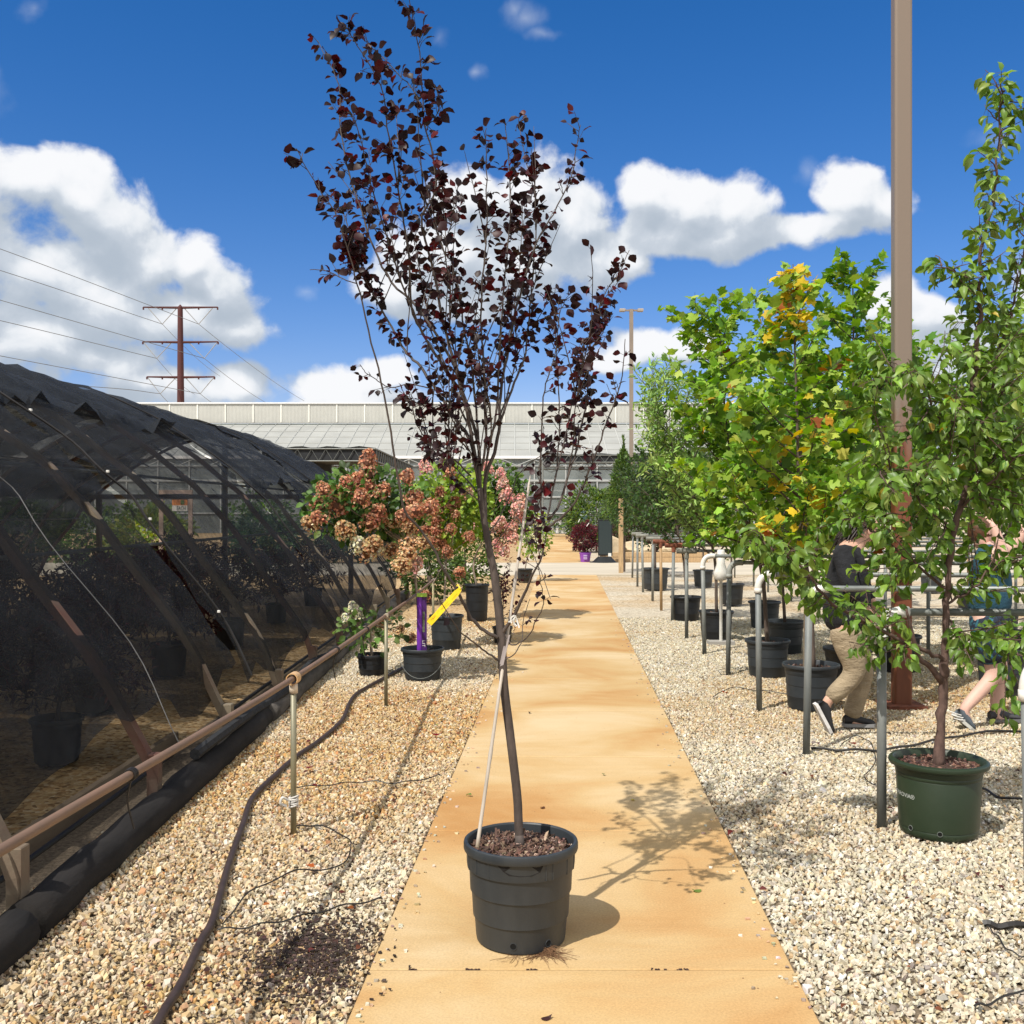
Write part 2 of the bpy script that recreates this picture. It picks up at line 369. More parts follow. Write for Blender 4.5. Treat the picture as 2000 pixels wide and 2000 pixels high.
def gravel(n, x0f, x1f, y0, y1, tanbias, name, label, seed, skip=None):
    sp = n*1e-4; ys = np.arange(y0, y1, sp); xa = min(x0f(y0),x0f(y1)); xb = max(x1f(y0),x1f(y1)); X_, Y_ = np.meshgrid(np.arange(xa,xb,sp), ys)
    x = X_.ravel()+rng.uniform(-.5,.5,X_.size)*sp; y = Y_.ravel()+rng.uniform(-.5,.5,X_.size)*sp
    ex = rng.random(len(x)) < .16; lift = np.concatenate([np.zeros(len(ex)), np.full(ex.sum(), .006)]); x = np.concatenate([x, x[ex]+rng.normal(size=ex.sum())*sp]); y = np.concatenate([y, y[ex]+rng.normal(size=ex.sum())*sp])
    k = (x > x0f(y)) & (x < x1f(y)); x, y, lift = x[k], y[k], lift[k]; n = len(x)
    sz = np.clip(rng.lognormal(math.log(.0084), .30, n), .0045, .021)
    cube = np.array([(a,b,c) for c in (-1,1) for a,b in ((-1,-1),(1,-1),(1,1),(-1,1))], float)*np.array([1,.78,.55])
    V = cube[None]*(1+.26*rng.normal(size=(n,8,3)))*.82; V[:,4:,:2] *= .78
    an = rng.uniform(0, 2*pi, n); t1 = rng.normal(size=n)*.4; t2 = rng.normal(size=n)*.4
    ca, sa = np.cos(an)[:,None], np.sin(an)[:,None]
    X = V[:,:,0]*ca-V[:,:,1]*sa; Y = V[:,:,0]*sa+V[:,:,1]*ca; Z = V[:,:,2]+X*t1[:,None]+Y*t2[:,None]
    V = np.stack([X,Y,Z],2)*sz[:,None,None]
    V[:,:,0] += x[:,None]; V[:,:,1] += y[:,None]; V[:,:,2] += (-.0175+rng.random(n)*.009+lift+.004*vnoise(x,y,3.1,5))[:,None]
    f = vnoise(x,y,1.3,seed)*.85+vnoise(x,y,4.0,seed+1)*.35+tanbias+rng.normal(size=n)*.22
    t = np.clip(f,0,1)[:,None]
    cw = palette(n,[(.76,.71,.58),(.70,.63,.48),(.64,.57,.44),(.66,.54,.35),(.44,.41,.37),(.55,.38,.22),(.26,.22,.19),(.82,.80,.75)],[6,7,4,3,.9,.7,.5,1.6],.09,.018)
    ct = palette(n,[(.62,.47,.25),(.60,.41,.18),(.55,.32,.12),(.64,.51,.30),(.42,.22,.11),(.22,.11,.08),(.74,.66,.52),(.50,.24,.11)],[6,6,4,4,2,.9,2.4,1.4],.12,.02)
    C = cw*(1-t)+ct*t
    if skip is not None:
        d = skip(x,y); C = C*(1-d[:,None])+np.array([.05,.03,.025])*d[:,None]
    C = C*np.array([.80,.79,.77]) if tanbias < .3 else C*np.array([.86,.83,.79])
    mb = MB(); mb.block(V, [(3,2,1,0),(4,5,6,7),(0,1,5,4),(1,2,6,5),(2,3,7,6),(3,0,4,7)], C)
    o = mb.build(name, mat('stone', attr=True, rough=.85, n=70, amt=.12, spec=.25)); tag(o, label, 'gravel', kind='stuff'); return o
gravel(185, lambda d: -2.1, lambda d: PL(d)-.012, 2.3, 16, .56, 'gravel', 'tan and orange crushed stone gravel between the shade house and the path', 11)
gravel(185, lambda d: PR(d)+.012, lambda d: d*.5+1.5, 2.3, 16, .04, 'gravel', 'cream and white crushed stone gravel right of the path', 31)

# ------------------------------------------------------------------ path
def path_mat():
    m = bpy.data.materials.new('sandy_concrete'); m.use_nodes = True; N, L = NL(m.node_tree); b = N['Principled BSDF']; b.inputs['Roughness'].default_value = .88
    b.inputs['Specular IOR Level'].default_value = .2
    tc = nd(N, 'ShaderNodeTexCoord'); v = tc.outputs['Object']
    mp = nd(N, 'ShaderNodeMapping'); mp.inputs['Scale'].default_value = (.6, .8, 1); L.new(v, mp.inputs[0])
    n1 = nd(N, 'ShaderNodeTexNoise', ins={'Scale': 1.25, 'Detail': 6, 'Roughness': .55, 'Distortion': .5}); L.new(mp.outputs[0], n1.inputs['Vector'])
    r = nd(N, 'ShaderNodeValToRGB'); e = r.color_ramp.elements
    for i, (p, c) in enumerate([(.31,(.44,.235,.085)),(.66,(.60,.46,.275)),(.41,(.50,.305,.13)),(.49,(.53,.36,.17)),(.58,(.57,.415,.225))]):
        el = e[i] if i < 2 else e.new(p); el.position = p; el.color = (*c, 1)
    L.new(n1.outputs['Fac'], r.inputs[0])
    n2 = nd(N, 'ShaderNodeTexNoise', ins={'Scale': 110, 'Detail': 6, 'Roughness': .8}); L.new(v, n2.inputs['Vector'])
    mr = nd(N, 'ShaderNodeMapRange', ins={1: .3, 2: .7, 3: .76, 4: 1.18}); L.new(n2.outputs['Fac'], mr.inputs[0])
    mp3 = nd(N, 'ShaderNodeMapping'); mp3.inputs['Scale'].default_value = (.5, 9, 1); L.new(v, mp3.inputs[0])
    n3 = nd(N, 'ShaderNodeTexNoise', ins={'Scale': 2.2, 'Detail': 4}); L.new(mp3.outputs[0], n3.inputs['Vector'])
    mr3 = nd(N, 'ShaderNodeMapRange', ins={1: .3, 2: .7, 3: .975, 4: 1.02}); L.new(n3.outputs['Fac'], mr3.inputs[0])
    mu = nd(N, 'ShaderNodeMath', operation='MULTIPLY'); L.new(mr.outputs[0], mu.inputs[0]); L.new(mr3.outputs[0], mu.inputs[1])
    sc = nd(N, 'ShaderNodeVectorMath', operation='SCALE'); L.new(r.outputs[0], sc.inputs[0]); L.new(mu.outputs[0], sc.inputs[3])
    # small dark specks of dirt
    n4 = nd(N, 'ShaderNodeTexVoronoi', ins={'Scale': 9}); L.new(v, n4.inputs['Vector'])
    lt = nd(N, 'ShaderNodeMath', operation='LESS_THAN'); L.new(n4.outputs['Distance'], lt.inputs[0]); lt.inputs[1].default_value = .035
    mx = nd(N, 'ShaderNodeMix', data_type='RGBA'); L.new(lt.outputs[0], mx.inputs[0]); L.new(sc.outputs[0], mx.inputs[6]); mx.inputs[7].default_value = (.16,.08,.04,1)
    L.new(mx.outputs[2], b.inputs['Base Color'])
    bp = nd(N, 'ShaderNodeBump', ins={'Strength': .6, 'Distance': .0015}); L.new(n2.outputs['Fac'], bp.inputs['Height']); L.new(bp.outputs[0], b.inputs['Normal'])
    return m
pm = path_mat()
pb = MB(); e0 = -2.73; joints = [e0+1.6*k for k in range(0, 19)]; joints = [j for j in joints if j < 27]+[26.75]
th = math.atan(.052)
def slab(mb, a, b, l, r, g1=.004, ztop=0, bevel=.003):
    y0, y1 = a+g1, b-g1
    V = []
    for z, i in ((-.1,0),(ztop-bevel,0),(ztop,bevel)):
        V += [(l(y0)+i,y0+i,z),(r(y0)-i,y0+i,z),(r(y1)-i,y1-i,z),(l(y1)+i,y1-i,z)]
    F = [(8,9,10,11)]
    for k in range(2):
        for j in range(4): F.append((k*4+j, k*4+(j+1)%4, (k+1)*4+(j+1)%4, (k+1)*4+j))
    mb.add(V, F)
for a, b in zip(joints[:-1], joints[1:]): slab(pb, a, b, PL, PR, .0042)
# chipped edges along the nearest joint are left as small gaps filled by dark crumbs (see joint_crumbs)
bend = lambda d: .052*33+(d-33)*.040
for k in range(16):
    a = 33.1+3.1*k; slab(pb, a, a+3.1, lambda d: -.76+bend(d), lambda d: .80+bend(d), .012)
struct('path', pb, pm)
cw = MB()
slab(cw, 26.75, 33.05, lambda d: -30, lambda d: 45, .0, .004)
struct('cross_path', cw, mat('pale_concrete', (.50,.44,.34), .9, 1.2, .16, .001, 80, stretch=(.3,1.6,1)))

# ------------------------------------------------------------------ greenhouse at the far end
def greenhouse():
    r = thing('greenhouse', 'long pale glass greenhouse with corrugated ridge across the far end of the path', 'greenhouse', (-12, 85, 0))
    X0, X1 = -62, 21; dz = 90; de = 80
    corr = mat('corrugated_panel', (.50,.50,.46), .55, 1, .06)
    N, L = NL(corr.node_tree); b = N['Principled BSDF']
    tc = nd(N, 'ShaderNodeTexCoord'); wv = nd(N, 'ShaderNodeTexWave', wave_type='BANDS', bands_direction='X', ins={'Scale': 2.6}); L.new(tc.outputs['Object'], wv.inputs[0])
    bp = nd(N, 'ShaderNodeBump', ins={'Distance': .02}); L.new(wv.outputs['Fac'], bp.inputs['Height']); L.new(bp.outputs[0], b.inputs['Normal'])
    mb = MB(); mb.box((X0, dz, 9.47), (X1, dz+.3, 11.2)); mb.build('ridge_panel', corr, r)
    mb = MB(); mb.box((X0, dz-.12, 11.15), (X1, dz+.4, 11.27)); mb.build('ridge_cap', mat('white_metal', (.75,.76,.77), .4), r)
    x = X0
    while x < X1:
        mb = MB(); mb.box((x, dz-.05, 9.5), (x+.12, dz-.002, 11.14)); mb.build('panel_seam', mat('pale_trim', (.78,.77,.70), .5), r); x += 2.45
    # lower roof of twin-wall sheets
    roof = mat('twinwall_roof', (.33,.335,.315), .7, .35, .1, spec=.25, detail=2)
    mb = MB(); prof = []
    for i in range(7):
        t = i/6; prof.append((dz-.3-(dz-.3-de)*t, 9.4-(9.4-5.95)*(t**1.15)))
    V = []; F = []
    for y, z in prof: V += [(X0,y,z),(X1,y,z)]
    for y, z in prof: V += [(X0,y,z-.08),(X1,y,z-.08)]
    for i in range(6): F.append((2*i,2*i+1,2*i+3,2*i+2)[::-1])
    for i in range(6): F.append((14+2*i,14+2*i+1,14+2*i+3,14+2*i+2))
    mb.add(V, F); rf = mb.build('roof', roof, r)
    mb = MB()
    for y, z in prof[1:-1]: mb.box((X0,y-.04,z+.004),(X1,y+.04,z+.05))
    x = X0
    while x < X1:
        mb.tube([(x,y,z+.03) for y,z in prof], .035, 4); x += 1.22
    mb.build('glazing_bars', mat('bar_grey', (.46,.47,.45), .5), rf)
    trim = MATS['white_metal']
    mb = MB(); mb.box((X0,de-.22,5.80),(X1,de,6.02)); mb.build('gutter', trim, r)
    # wall
    mb = MB(); mb.box((X0,de-.1,4.02),(X1,de+.02,4.18)); mb.box((X0,de-.1,2.76),(X1,de+.02,2.88)); mb.box((X0,de-.1,1.5),(X1,de+.02,1.6)); mb.box((X0,de-.1,5.2),(X1,de,5.28))
    x = X0
    while x < X1: mb.box((x,de-.08,0),(x+.1,de+.04,5.8)); x += 2.45
    x = X0
    while x < X1:      # truss under the gutter
        mb.tube([(x,de-.3,5.25),(x+1.2,de-.3,5.75),(x+2.4,de-.3,5.25)], .03, 4); x += 2.4
    mb.build('wall_frame', mat('frame_grey', (.38,.40,.40), .45), r)
    gl = mat('greenhouse_glass', (.30,.34,.34), .15, .25, .3, alpha=.55, spec=.6)
    mb = MB(); mb.add([(X0,de,0),(X1,de,0),(X1,de,5.8),(X0,de,5.8)], [(0,1,2,3)]); mb.build('glass_wall', gl, r)
    inn = mat('inner_dark', (.12,.14,.13), .8, .7, .5)
    mb = MB(); mb.box((X0,de+9.0,0),(X1,de+9.3,9.3)); mb.box((X1-.2,de,0),(X1,dz+.3,5.9)); mb.build('rear_wall', inn, r)
    mb = MB()
    for k in range(26):
        z = 2.2+.1*(k%3); mb.box((X0+k*3.2,de+2,3.3+.05*(k%4)),(X0+k*3.2+2.6,de+2.1,3.42+.05*(k%4)))
    mb.build('inner_rails', trim, r)
    mb = MB(); n = 5200
    p = np.stack([rng.uniform(X0+1,X1-1,n), rng.uniform(de+1,de+5,n), rng.random(n)**1.3*2.0+.9*(np.sin(np.arange(n)*.37)>.2)*rng.random(n)],1)
    leaves(mb, p, rv(n), rv(n)+[0,0,1], rng.uniform(.2,.42,n), palette(n,[(.03,.07,.02),(.06,.12,.03),(.12,.18,.05)],[4,3,1]))
    mb.build('plants_inside', M_leaf, r)
greenhouse()

def canopy(name, label, xa, xb, ya, yb, z, dep, legs):
    r = thing(name, label, 'canopy', ((xa+xb)/2, ya, 0), 'black shade canopies before the greenhouse')
    cl = mat('black_shade_cloth', (.022,.024,.027), .9, 3, .3)
    mb = MB(); nx = 14; V = []; F = []
    for i in range(nx+1):
        for j in range(5):
            V.append((xa+(xb-xa)*i/nx, ya+(yb-ya)*j/4, z-.1*sin(pi*j/4)+.04*sin(i*1.7)))
    for i in range(nx):
        for j in range(4): F.append((i*5+j,(i+1)*5+j,(i+1)*5+j+1,i*5+j+1))
    mb.add(V, F); mb.add(np.array(V)-[0,0,.05], F)
    mb.box((xa,ya+.06,z-dep+.05),(xb,ya+.09,z-.03)); mb.box((xb-.09,ya+.1,z-dep+.05),(xb-.06,yb,z-.03)); mb.box((xa+.06,ya+.1,z-dep+.05),(xa+.09,yb,z-.03)); mb.build('cloth', cl, r)
    mb = MB()
    for y in (ya, yb):
        mb.tube([(xa,y,z-.08),(xb,y,z-.08)], .035, 6); mb.tube([(xa,y,z-dep),(xb,y,z-dep)], .035, 6)
        k = int((xb-xa)/.6); xs = np.linspace(xa, xb, 2*k+1); mb.tube([(x,y,z-.1 if i%2 else z-dep) for i,x in enumerate(xs)], .02, 4)
    for x in (xa, xb):
        mb.tube([(x,ya,z-.08),(x,yb,z-.08)], .035, 6); mb.tube([(x,ya,z-dep),(x,yb,z-dep)], .035, 6)
        k = max(2,int((yb-ya)/.8)); ys = np.linspace(ya, yb, 2*k+1); mb.tube([(x,y,z-.1 if i%2 else z-dep) for i,y in enumerate(ys)], .02, 4)
    mb.build('truss', M_steel, r)
    for x, y in legs:
        mb = MB(); mb.tube([(x,y,0),(x,y,z-dep)], .05, 8); mb.build('leg', M_steel, r)
canopy('shade_canopy', 'black flat shade canopy on a steel truss behind the netted shade house', -11, -6.0, 45, 62, 4.5, .62, [(-6,45),(-11,45),(-6,62)])
canopy('shade_canopy', 'black flat shade canopy on a steel truss right of the path by the lamp pole', 1.8, 11.5, 60, 70, 5.05, .5, [(1.8,60),(6.6,60),(11.5,60)])

# ------------------------------------------------------------------ pylon, wires, lamp pole, big pole
def pylon():
    D = 200; s = D/2000
    r = thing('pylon', 'dark red steel transmission pylon with three cross arms behind the greenhouse', 'pylon', tuple(P(352,1016,D)*[1,1,0]))
    m = mat('pylon_red', (.075,.022,.022), .7, .3, .2)
    c = lambda x, y: P(x, y, D)
    mb = MB(); mb.tube([c(353,1010),c(353,790),c(352,600)], [.85,.7,.5], 12); mb.tube([c(352,600),c(352,595)],[.5,.1],12); mb.build('mast', m, r)
    for y, l, rr in ((601,280,425),(668.5,279,426),(737,287,419)):
        mb = MB(); mb.tube([c(l,y-1),c(352,y),c(rr,y-1)], [.14,.26,.14], 8)
        for x in (l,317,388,rr): mb.tube([c(x,y-1),c(x,y+4)], .16, 6)
        mb.build('cross_arm', m, r)
    ins = {}
    for y0, y1, pts in ((602,633,((290,317,345),(360,388,415))),(669,700,((281,306,335),(369,399,424))),(738,769,((289,313,343),(363,391,417)))):
        for a, b, d in pts:
            mb = MB(); mb.tube([c(a,y0),c(b,y1),c(d,y0)], .10, 5); mb.build('insulator_string', mat('insulator', (.32,.33,.34), .4), r)
    wm = mat('wire', (.16,.17,.18), .6)
    W_ = [((-300,388,150),(0,486,165),(388,633,200),(594,783,330),'uppermost power line, reaching the right end of the top cross arm'),
          ((-300,440,150),(0,528,165),(317,633,200),(430,735,330),'power line reaching the left end of the top cross arm'),
          ((-300,500,150),(0,586,165),(399,700,200),(545,800,330),'power line reaching the right end of the middle cross arm'),
          ((-300,560,150),(0,626,165),(306,700,200),(380,770,330),'power line reaching the left end of the middle cross arm'),
          ((-300,640,150),(0,695,165),(391,769,200),(450,800,330),'power line reaching the right end of the lowest cross arm'),
          ((-300,730,150),(190,756,170),(313,769,200),(355,800,330),'power line reaching the left end of the lowest cross arm')]
    for a, b, e, f, lab in W_:
        A, B, E, Fv = (P(*q) for q in (a, b, e, f))
        mb = MB(); mb.tube(np.vstack([cr([A,B,E],8), [E+(Fv-E)*t-np.array([0,0,1.0])*4*t*(1-t)*0.8 for t in np.linspace(.1,1,9)]]), .055, 4)
        o = mb.build('power_line', wm); tag(o, lab, 'power line', 'power lines hung from the pylon')
pylon()
def lamp():
    D = 50; r = thing('lamp_pole', 'tall thin tan parking lot light pole with twin heads near the greenhouse', 'lamp pole', tuple(P(1233,1065.6,D)))
    tanm = mat('tan_pole_paint', (.23,.19,.155), .5, 3, .08, spec=.4)
    mb = MB(); b = P(1233,1065.6,D); t = P(1233,604,D)
    mb.box((b[0]-.09,b[1]-.09,0),(b[0]+.09,b[1]+.09,t[2]),bev=.0); mb.build('pole', tanm, r)
    mb = MB(); mb.box((b[0]-.2,b[1]-.2,-.02),(b[0]+.2,b[1]+.2,.05)); mb.build('base_plate', tanm, r)
    mb = MB(); mb.box((b[0]-.35,b[1]-.04,t[2]-.1),(b[0]+.35,b[1]+.04,t[2]-.02)); mb.build('cross_arm', tanm, r)
    for s in (-1,1):
        mb = MB(); x = b[0]+s*.44; mb.box((x-.14,b[1]-.14,t[2]-.12),(x+.14,b[1]+.14,t[2]+.02),bev=.02); mb.build('lamp_head', mat('lamp_head', (.34,.30,.26), .5), r)
lamp()
def bigpole():
    b = P(1748,1378,8.68); x, y = b[0]+.055, b[1]
    r = thing('light_pole', 'tall square tan steel pole with rusty foot rising past the pear tree', 'light pole', (x,y,0))
    m = bpy.data.materials.new('tan_paint_rusting'); m.use_nodes = True; N, L = NL(m.node_tree); bs = N['Principled BSDF']; bs.inputs['Roughness'].default_value = .45
    tc = nd(N, 'ShaderNodeTexCoord'); sp = nd(N, 'ShaderNodeSeparateXYZ'); L.new(tc.outputs['Object'], sp.inputs[0])
    mpp = nd(N, 'ShaderNodeMapping'); mpp.inputs['Scale'].default_value = (9,9,2.2); L.new(tc.outputs['Object'], mpp.inputs[0])
    n1 = nd(N, 'ShaderNodeTexNoise', ins={'Scale': 1.6, 'Detail': 6}); L.new(mpp.outputs[0], n1.inputs['Vector'])
    a = nd(N, 'ShaderNodeMath', operation='MULTIPLY_ADD', ins={1: .9}); L.new(n1.outputs['Fac'], a.inputs[0]); L.new(sp.outputs[2], a.inputs[2])
    mr = nd(N, 'ShaderNodeMapRange', ins={1: 2.55, 2: 3.05, 3: 1, 4: 0}); L.new(a.outputs[0], mr.inputs[0])
    rs = nd(N, 'ShaderNodeMix', data_type='RGBA'); L.new(n1.outputs['Fac'], rs.inputs[0]); rs.inputs[6].default_value = (.07,.022,.014,1); rs.inputs[7].default_value = (.26,.085,.035,1)
    n2 = nd(N, 'ShaderNodeTexNoise', ins={'Scale': 14, 'Detail': 8, 'Roughness': .75}); L.new(tc.outputs['Object'], n2.inputs['Vector'])
    gt = nd(N, 'ShaderNodeMapRange', ins={1: .70, 2: .74, 3: 0, 4: .6}); L.new(n2.outputs['Fac'], gt.inputs[0])
    mxm = nd(N, 'ShaderNodeMath', operation='MAXIMUM'); L.new(gt.outputs[0], mxm.inputs[0]); L.new(mr.outputs[0], mxm.inputs[1])
    mx = nd(N, 'ShaderNodeMix', data_type='RGBA'); L.new(mxm.outputs[0], mx.inputs[0]); mx.inputs[6].default_value = (.20,.155,.12,1); L.new(rs.outputs[2], mx.inputs[7])
    L.new(mx.outputs[2], bs.inputs['Base Color'])
    bm = bmesh.new(); bmesh.ops.create_cube(bm, size=1)
    bmesh.ops.scale(bm, vec=(.145,.145,9.5), verts=bm.verts); bmesh.ops.rotate(bm, cent=(0,0,0), matrix=Matrix.Rotation(radians(-6),3,'Z'), verts=bm.verts)
    bmesh.ops.bevel(bm, geom=[e for e in bm.edges if abs(e.verts[0].co.z-e.verts[1].co.z) > 1], offset=.022, segments=4, affect='EDGES', profile=.5)
    bmesh.ops.translate(bm, vec=(x,y,4.77), verts=bm.verts)
    me = bpy.data.meshes.new('pole'); bm.to_mesh(me); me.materials.append(m); link('pole', me, r)
    mb = MB(); mb.box((x-.16,y-.16,-.01),(x+.16,y+.16,.02)); mb.build('base_plate', M_rust, r)
bigpole()

# ------------------------------------------------------------------ netted shade house on the left
ARCH = [(-1.93,-.02),(-1.97,.29),(-2.28,.85),(-2.8,1.55),(-3.06,1.85),(-3.38,2.13),(-3.92,2.52),(-4.4,2.79),(-5.0,3.05),(-5.75,3.18)]
ARCH = ARCH+[(-11.5-x,z) for x,z in ARCH[-2::-1]]
AR = cr([(x,0,z) for x,z in ARCH], 5)
def shade_house():
    r = thing('shade_house', 'long low hoop house of bent wooden ribs under torn black shade netting', 'shade house', (-5.7, 9, 0))
    ds = [-2.2,-.8,.8,2.5,4.05,5.6,7.05,8.6,10.1,11.6,13.1,14.6,16.1,17.6,19.1,20.4]
    Tn = np.gradient(AR, axis=0); Tn /= np.linalg.norm(Tn,axis=1)[:,None]; Nn = np.stack([Tn[:,2],Tn[:,1]*0,-Tn[:,0]],1)
    Nn *= np.sign((Nn*(AR-np.array([-5.75,0,.5]))).sum(1))[:,None]
    for i, d in enumerate(ds):
        mb = MB(); w = .036; h = .045; V = []; F = []
        jit = .012*np.sin(np.arange(len(AR))*.9+i)[:,None]
        for k in range(len(AR)):
            c = AR[k]+[0,d,0]+[jit[k,0],.02*sin(k*.7+i*2),0]
            V += [c-Nn[k]*h+[0,-w,0], c+Nn[k]*0+[0,-w,0], c+[0,w,0], c-Nn[k]*h+[0,w,0]]
        for k in range(len(AR)-1):
            for j in range(4): F.append((k*4+j,k*4+(j+1)%4,(k+1)*4+(j+1)%4,(k+1)*4+j))
        mb.add(V,F); mb.box((-1.985,d-.036,-.03),(-1.925,d+.036,.32),bev=.004)
        o = mb.build('rib', mat('rib_wood_red', (.10,.040,.028), .85, 4, .4, .002, 40, color2=(.10,.08,.058)) if i in (5,8,9,13,15) else M_wood, r)
    # purlins
    for t in (14, 23, 32, 45, 60, 75):
        t = min(t, len(AR)-2); mb = MB(); c = AR[t]-Nn[t]*.07; mb.tube([c+[0,-2.3,0],c+[0,9,0],c+[0,20.5,0]], .014, 6); mb.build('purlin', M_steel, r)
    # bracing at the far gable
    mb = MB()
    for a, b in (((-3.2,0),(-3.2,1.95)),((-5.7,0),(-5.7,3.1)),((-8.2,0),(-8.2,2.0))): mb.box((a[0]-.045,20.3,0),(a[0]+.045,20.38,b[1]))
    mb.box((-9,20.28,1.9),(-2.6,20.36,1.99)); mb.build('gable_frame', M_wood, r)
    # black net panels, each hung over the ribs with its own sag
    net = mat('shade_net', (.009,.010,.011), .85, 3.5, .3, .012, 7, alpha=.76, spec=.2, detail=6)
    net2 = mat('shade_net_dense', (.022,.025,.029), .8, 2.5, .3, .012, 7, alpha=.80, spec=.15, detail=6)
    def panel(y0, y1, t0, t1, m, seed, off=.025, gap=.0):
        q = np.random.default_rng(seed); nx = max(6,int((y1-y0)/.22)); K = range(t0,t1+1); V = []; F = []
        for i in range(nx+1):
            for k in K:
                u = i/nx; y = y0+(y1-y0)*u
                edge = (1-min(1,u*nx/2))*1+(1-min(1,(1-u)*nx/2))
                y += gap*edge*(1 if u < .5 else -1)*(.5+.5*sin(k*.55+seed))
                rn = min(ds, key=lambda s: abs(s-y)); sag = -.05*min(1,abs(y-rn)/.7)
                c = AR[k]+Nn[k]*(off+sag+.018*sin(k*1.3+i*.9+seed)+.012*q.normal())
                V.append(c+[0,y,0]+([0,0,.10*sin(y*2.3+seed)+.05*q.normal()] if k == t0 else [0,0,0]))
        n = len(K)
        for i in range(nx):
            for j in range(n-1): F.append((i*n+j,(i+1)*n+j,(i+1)*n+j+1,i*n+j+1))
        mb = MB(); mb.add(V,F); return mb.build('net_panel', m, r, smooth=True)
    T = len(AR)-1
    panel(-2.3, 4.1, 8, T-8, net, 1, gap=.05); panel(4.0, 7.75, 7, T-6, net, 2, gap=.06); panel(7.82, 12.2, 6, T-6, net, 3, gap=.10); panel(12.1, 20.5, 6, T-6, net, 4, gap=.08)
    # second layer pulled over the crown
    panel(-2.3, 6.4, 27, T-27, net2, 5, off=.06, gap=.12); panel(6.5, 12.0, 30, T-22, net2, 6, off=.06, gap=.2); panel(12.2, 16.0, 22, T-22, net2, 7, off=.06, gap=.2); panel(16.2, 20.5, 24, T-20, net2, 8, off=.06, gap=.22)
    # seams, ropes and clips
    for y, m, rad, t0 in ((7.78,M_drip,.010,6),(5.95,mat('grey_cord',(.13,.13,.13),.8),.0028,5),(12.15,M_drip,.010,6),(4.05,M_drip,.008,8),(17.0,M_drip,.008,6)):
        mb = MB(); mb.tube([AR[k]+Nn[k]*.05+[0,y+.05*sin(k*.8),0] for k in range(t0,50)], rad, 5); mb.build('net_rope', m, r)
    for k in (10,15,21,28):
        mb = MB(); c = AR[k]+Nn[k]*.06+[0,7.79,0]; mb.box(tuple(c-.010),tuple(c+.010),bev=.003); mb.build('clip', M_pvc, r)
    # net rolled around a batten at the foot
    mb = MB(); k = 4
    mb.tube([AR[k]+Nn[k]*.03+[0.0+.02*sin(y*3),y,.03*sin(y*2.1)-.06] for y in np.arange(6.2,12.1,.3)], .035, 7); mb.build('rolled_net', mat('net_roll', (.02,.021,.023), .9, 20, .3, .01), r)
shade_house()

# timbers at its foot
mb = MB()
def logpts(x0, y0, y1, z, r, n=26, seed=1):
    q = np.random.default_rng(seed); ys = np.linspace(y0,y1,n); return np.stack([x0-.012*ys+.006*q.normal(size=n), ys, z+.004*q.normal(size=n)],1), r*(1+.03*q.normal(size=n))
for i, (a, b) in enumerate(((-1.0,3.9),(3.95,8.0),(8.05,13.0),(13.05,20.0))):
    p, rr = logpts(-1.84, a, b, .045, .088, seed=i); mb = MB(); mb.tube(p, rr, 12)
    o = mb.build('timber_sleeper', M_log if i < 2 else mat('grey_sleeper', (.10,.09,.08), .95, 10, .5, .01, 14, stretch=(1,.25,1)), smooth=True)
    tag(o, ['nearest black round timber edging the foot of the shade house','second black round timber along the shade house foot','grey weathered timber at the shade house foot behind the first rail post','farthest grey timber at the shade house foot behind the flowering shrubs'][i], 'timber', 'timbers edging the shade house')
mb = MB(); mb.tube(cr([(-2.16,-1,.12),(-2.14,4,.10),(-2.2,9,.09),(-2.18,14,.1),(-2.2,20,.1)],5), .014, 8)
tag(mb.build('water_pipe', M_drip), 'black water pipe running along inside the shade house foot', 'pipe')
mb = MB()
for a, b in ((-1,3.2),(3.3,7.0)): mb.box((-2.32,a,.02),(-2.28,b,.14))
tag(mb.build('edge_board', mat('grey_board', (.16,.12,.08), .9, 8, .3, .002, 40, stretch=(1,.2,1))), 'low weathered board standing behind the black timber', 'board')

